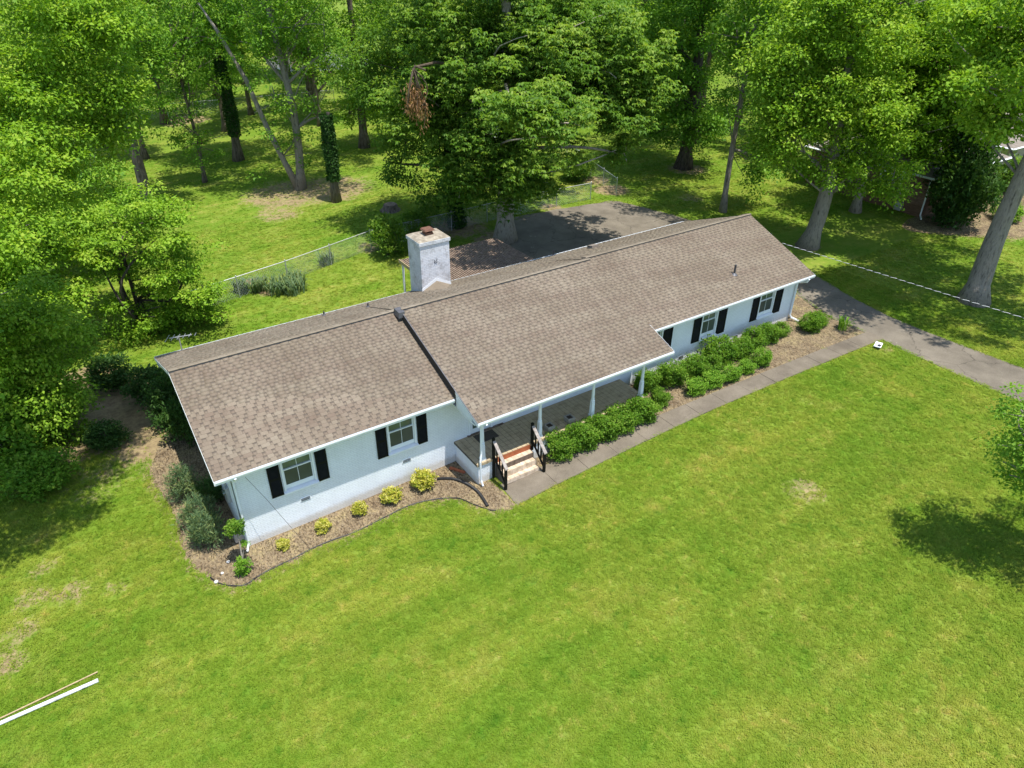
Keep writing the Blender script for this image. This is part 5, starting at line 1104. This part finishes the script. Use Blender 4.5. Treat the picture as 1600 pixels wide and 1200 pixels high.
for x, y, s, lb in ((-.45, 8.6, (.75, .9, .95), 'dark shrub at the rear left corner of the house'), (-.35, 6.9, (.65, .8, .95), 'dark shrub in shade against the rear of the left wall'), (-.75, 10.6, (.9, .9, .8), 'dark bush behind the rear left roof corner'), (-2.0, 12.6, (.9, .9, .75), 'wide dark bush on the bare shaded ground'), (-2.9, 8.3, (.7, .7, .45), 'low dark leafy clump on the shaded side lawn'), (-5.2, 6.8, (1.0, 1.0, .7), 'low bush under the left edge tree'), (-5.9, 8.9, (1.3, 1.3, 1.2), 'thick bush at the foot of the left edge tree')):
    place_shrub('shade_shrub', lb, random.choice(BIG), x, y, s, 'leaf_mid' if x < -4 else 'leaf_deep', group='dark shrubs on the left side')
for x, y, s, lb in ((13.9, 18.9, (1.0, 1.0, 1.25), 'round dark shrub at the bend of the backyard fence'), (16.6, 20.4, (.9, .9, .9), 'dark shrub behind the chimney near the fence'), (31.9, 23.8, (1.2, 1.2, 1.0), 'shrub beyond the fence gate by the paved pad'), (28.5, 24.5, (1.1, 1.1, 1.2), 'shrub in shade behind the fence right of the largest tree')):
    place_shrub('yard_shrub', lb, random.choice(BIG), x, y, s, 'leaf_dark', group='shrubs along the backyard fence')
EVG = shrub_mesh(580, 1.0, 1.0, 1.0, .15, .4, 60, 170, crad=.26)
place_shrub('evergreen_bush', 'large dense dark evergreen against the neighbour house', EVG, 46.4, 3.0, (1.9, 1.9, 2.8), 'leaf_deep', 'tree')
place_shrub('neighbor_shrub', 'dark shrub beside the neighbour porch', BIG[1], 57.0, 4.6, (1.2, 1.2, 1.2), 'leaf_dark', group='shrubs by the neighbour house')
place_shrub('neighbor_shrub', 'low bright shrub in the neighbour mulch bed', BIG[1], 50.5, 1.6, (.9, .9, .6), 'leaf_mid', group='shrubs by the neighbour house')
# pom-pom topiary at the front left corner
t = empty('topiary', (-.40, -1.0, .01)); tag(t, 'spindly topiary with a round green ball on top at the left corner', 'shrub')
rg = np.random.default_rng(12); m_ = MB(); m_.tube([(-.42, -1.02, 0), (-.36, -.9, .45), (-.30, -.72, .9), (-.28, -.6, 1.35)], [.03, .028, .022, .018], 6); m_.tube([(-.36, -.9, .4), (-.22, -.8, .8)], [.015, .008], 5); m_.build('stem', M['bark_grey'], t)
for bl, nm, lf in (([(-.28, -.58, 1.45, .27, .27, .26, 60)], 'ball', .06), ([(-.42, -1.05, .30, .24, .24, .28, 40)], 'skirt', .06), ([(-.18, -.78, .85, .10, .10, .10, 8)], 'tuft', .05)):
    cm, cc = crown_mesh(nm, bl, 9, leaf=lf, per=46, crad=.08, droop=-.1, shell=.3); link_mesh(nm, cm, M['leaf_shrub'] if nm == 'ball' else M['leaf_mid'], t, (0, 0, 0))
# strap-leaved plants: daylilies by the walk, irises by the fence
def strap_plant(name, label, x, y, n, h, spread, mat, seed, group=None):
    rng = np.random.default_rng(seed); V = []; F = []; T = []; z = G(x)
    for i in range(n):
        a = rng.uniform(0, 6.28); r_ = rng.uniform(0, 1)**.5*spread; bx, by = r_*math.cos(a), r_*math.sin(a); d = rng.uniform(0, 6.28); ln = h*rng.uniform(.6, 1.15); w_ = .028*rng.uniform(.7, 1.3); tl = rng.uniform(.15, .75); tt = rng.uniform(.2, .8)
        dx, dy = math.cos(d), math.sin(d); b = len(V)
        for t_, hh, ww in ((0, 0, w_*.7), (.35, .62, w_), (.75, .95, w_*.7), (1.15, .86, .002)):
            for s in (-1, 1): V.append((bx+dx*tl*ln*t_-dy*ww*s, by+dy*tl*ln*t_+dx*ww*s, hh*ln)); T.append(tt)
        F += [(b, b+1, b+3, b+2), (b+2, b+3, b+5, b+4), (b+4, b+5, b+7, b+6)]
    me = fast_mesh(name, np.array(V), np.array(F), {'tint': np.array(T)}); o = link_mesh(name, me, M[mat], None, (x, y, z+.01)); tag(o, label, 'plant', group); return o
strap_plant('broad_leaf_plant', 'upright broad leaved plant by the corner of walk and drive', 27.75, -2.05, 42, .62, .22, 'leaf_mid', 1)
IR = [(5.3, 19.1, 'leftmost small iris clump by the fence'), (6.1, 18.7, 'iris clump second from left below the fence'), (6.9, 17.9, 'front wide iris clump before the fence post'), (7.6, 17.4, 'nearest pale iris clump in front of the fence post'), (7.9, 18.3, 'iris clump right beside the fence post'), (10.4, 19.9, 'small iris clump alone right of the others by the fence')]
for i, (x, y, lb) in enumerate(IR): strap_plant('iris_clump', lb, x, y, 150 if i < 5 else 70, .75, .62 if 1 < i < 5 else .4, 'leaf_blue', 40+i, 'iris clumps by the backyard fence')

# ------------------------------------------------------------------ grass and mulch as scattered geometry
def scatter(name, label, cat, P, src, smin, smax, seed, mat):
    rng = np.random.default_rng(seed); n = len(P); me = bpy.data.meshes.new(name); me.vertices.add(n); me.vertices.foreach_set('co', np.ascontiguousarray(P, np.float32).ravel())
    a = me.attributes.new('spin', 'FLOAT', 'POINT'); a.data.foreach_set('value', rng.uniform(0, 6.28, n).astype(np.float32)); a = me.attributes.new('size', 'FLOAT', 'POINT'); a.data.foreach_set('value', rng.uniform(smin, smax, n).astype(np.float32)); me.update()
    o = link_mesh(name, me, mat); tag(o, label, cat, kind='stuff')
    ng = bpy.data.node_groups.new(name, 'GeometryNodeTree'); ng.interface.new_socket('Geometry', in_out='INPUT', socket_type='NodeSocketGeometry'); ng.interface.new_socket('Geometry', in_out='OUTPUT', socket_type='NodeSocketGeometry')
    gi = ng.nodes.new('NodeGroupInput'); go = ng.nodes.new('NodeGroupOutput'); ip = ng.nodes.new('GeometryNodeInstanceOnPoints'); oi = ng.nodes.new('GeometryNodeObjectInfo'); oi.inputs['Object'].default_value = src
    an_ = ng.nodes.new('GeometryNodeInputNamedAttribute'); an_.data_type = 'FLOAT'; an_.inputs['Name'].default_value = 'spin'; az = ng.nodes.new('GeometryNodeInputNamedAttribute'); az.data_type = 'FLOAT'; az.inputs['Name'].default_value = 'size'; cx_ = ng.nodes.new('ShaderNodeCombineXYZ')
    L = ng.links.new; L(gi.outputs[0], ip.inputs['Points']); L(oi.outputs['Geometry'], ip.inputs['Instance']); L(an_.outputs[0], cx_.inputs[2]); L(cx_.outputs[0], ip.inputs['Rotation']); L(az.outputs[0], ip.inputs['Scale']); L(ip.outputs[0], go.inputs[0])
    md = o.modifiers.new('scatter', 'NODES'); md.node_group = ng; return o
def view_px(P):
    d = P-np.array(CAM); z = d@np.array(fwd); z = np.maximum(z, .1); return 800+FPX*(d@np.array(r2))/z, 600-FPX*(d@np.array(u2))/z, z
rg = np.random.default_rng(21)
def grass_points(x0, x1, y0, y1, dens):
    n = int((x1-x0)*(y1-y0)*dens); x = rg.uniform(x0, x1, n); y = rg.uniform(y0, y1, n); P = np.stack([x, y, gz(x)], -1); px, py, z = view_px(P)
    k = (px > -260) & (px < 1860) & (py > 60) & (py < 1500) & (((P-np.array(CAM))@np.array(fwd)) > 2)
    for pl, rim in ((BED_L, .0), (BED_R, .0), (DRIVE, .10), (walk_poly, .035), (NBED, .0)):
        ins = in_poly(x, y, pl); k &= ~(ins & ((poly_dist(x, y, pl) > rim) | (rg.uniform(size=n) > .5)) if rim else ins)
    k &= ~((x > -.05) & (x < LB+.1) & (y > -.1) & (y < 8.0)) & ~((x > 11.9) & (x < 19.7) & (y > 7.8) & (y < 13.3))
    so = np.zeros(n)
    for sx, sy, sr, sa in SOIL: so = np.maximum(so, sa*(1-smooth01((np.hypot(x-sx, y-sy)/sr-.45)/.9)))
    k &= rg.uniform(size=n) > so*1.05; return P[k]
tm_ = MB(); rgt_ = np.random.default_rng(2)
for i in range(13):
    a = rgt_.uniform(0, 6.28); r_ = .075*rgt_.uniform()**.5; bx, by = r_*math.cos(a), r_*math.sin(a); d = rgt_.uniform(0, 6.28); h = rgt_.uniform(.028, .06); l = rgt_.uniform(.9, 2.0)*h; w_ = rgt_.uniform(.004, .007); dx, dy = math.cos(d), math.sin(d)
    tm_.add([(bx-dy*w_, by+dx*w_, -.01), (bx+dy*w_, by-dx*w_, -.01), (bx+dx*l*.5+dy*w_*.8, by+dy*l*.5-dx*w_*.8, h*.75), (bx+dx*l*.5-dy*w_*.8, by+dy*l*.5+dx*w_*.8, h*.75), (bx+dx*l, by+dy*l, h)], [(0, 1, 2, 3), (3, 2, 4)])
tuft = tm_.build('grass_tuft', M['blade'], org=(0, 0, 0)); tuft.location = (5, -7, G(5)); tag(tuft, 'single tuft of lawn grass', 'grass', kind='stuff')
GP = np.concatenate([grass_points(-14, 34, -22, 3, 210), grass_points(-14, 0, 3, 12, 150), grass_points(-14, 44, 8, 30, 60), grass_points(-14, 52, 30, 50, 25), grass_points(34, 50, -14, 3, 60), grass_points(44, 52, 3, 30, 30)])
scatter('lawn_grass', 'short mown green grass covering the lawn', 'grass', GP, tuft, .7, 1.35, 5, M['blade'])
cm_ = MB(); cm_.hexa([(-.045, -.012, 0), (.045, -.009, 0), (.04, .011, 0), (-.04, .013, 0)], [(-.042, -.010, .012), (.043, -.008, .010), (.038, .009, .013), (-.038, .011, .010)])
chip = cm_.build('mulch_chip', M['chip'], org=(0, 0, 0)); chip.location = (3.0, -1.0, G(3)+.02); tag(chip, 'single chip of bark mulch', 'mulch', kind='stuff')
n = 30000; x = rg.uniform(-2, 29, n); y = rg.uniform(-3.4, 7.2, n); k = (in_poly(x, y, BED_L) | in_poly(x, y, BED_R)) & ~((x > -.02) & (x < LB) & (y > -.02)) & ~((x > 7.6) & (x < 15.6) & (y > -1.65)); P = np.stack([x, y, gz(x)+.016], -1)[k]
scatter('mulch_chips', 'loose bark mulch and straw covering the planting beds', 'mulch', P, chip, .3, .95, 6, M['chip'])
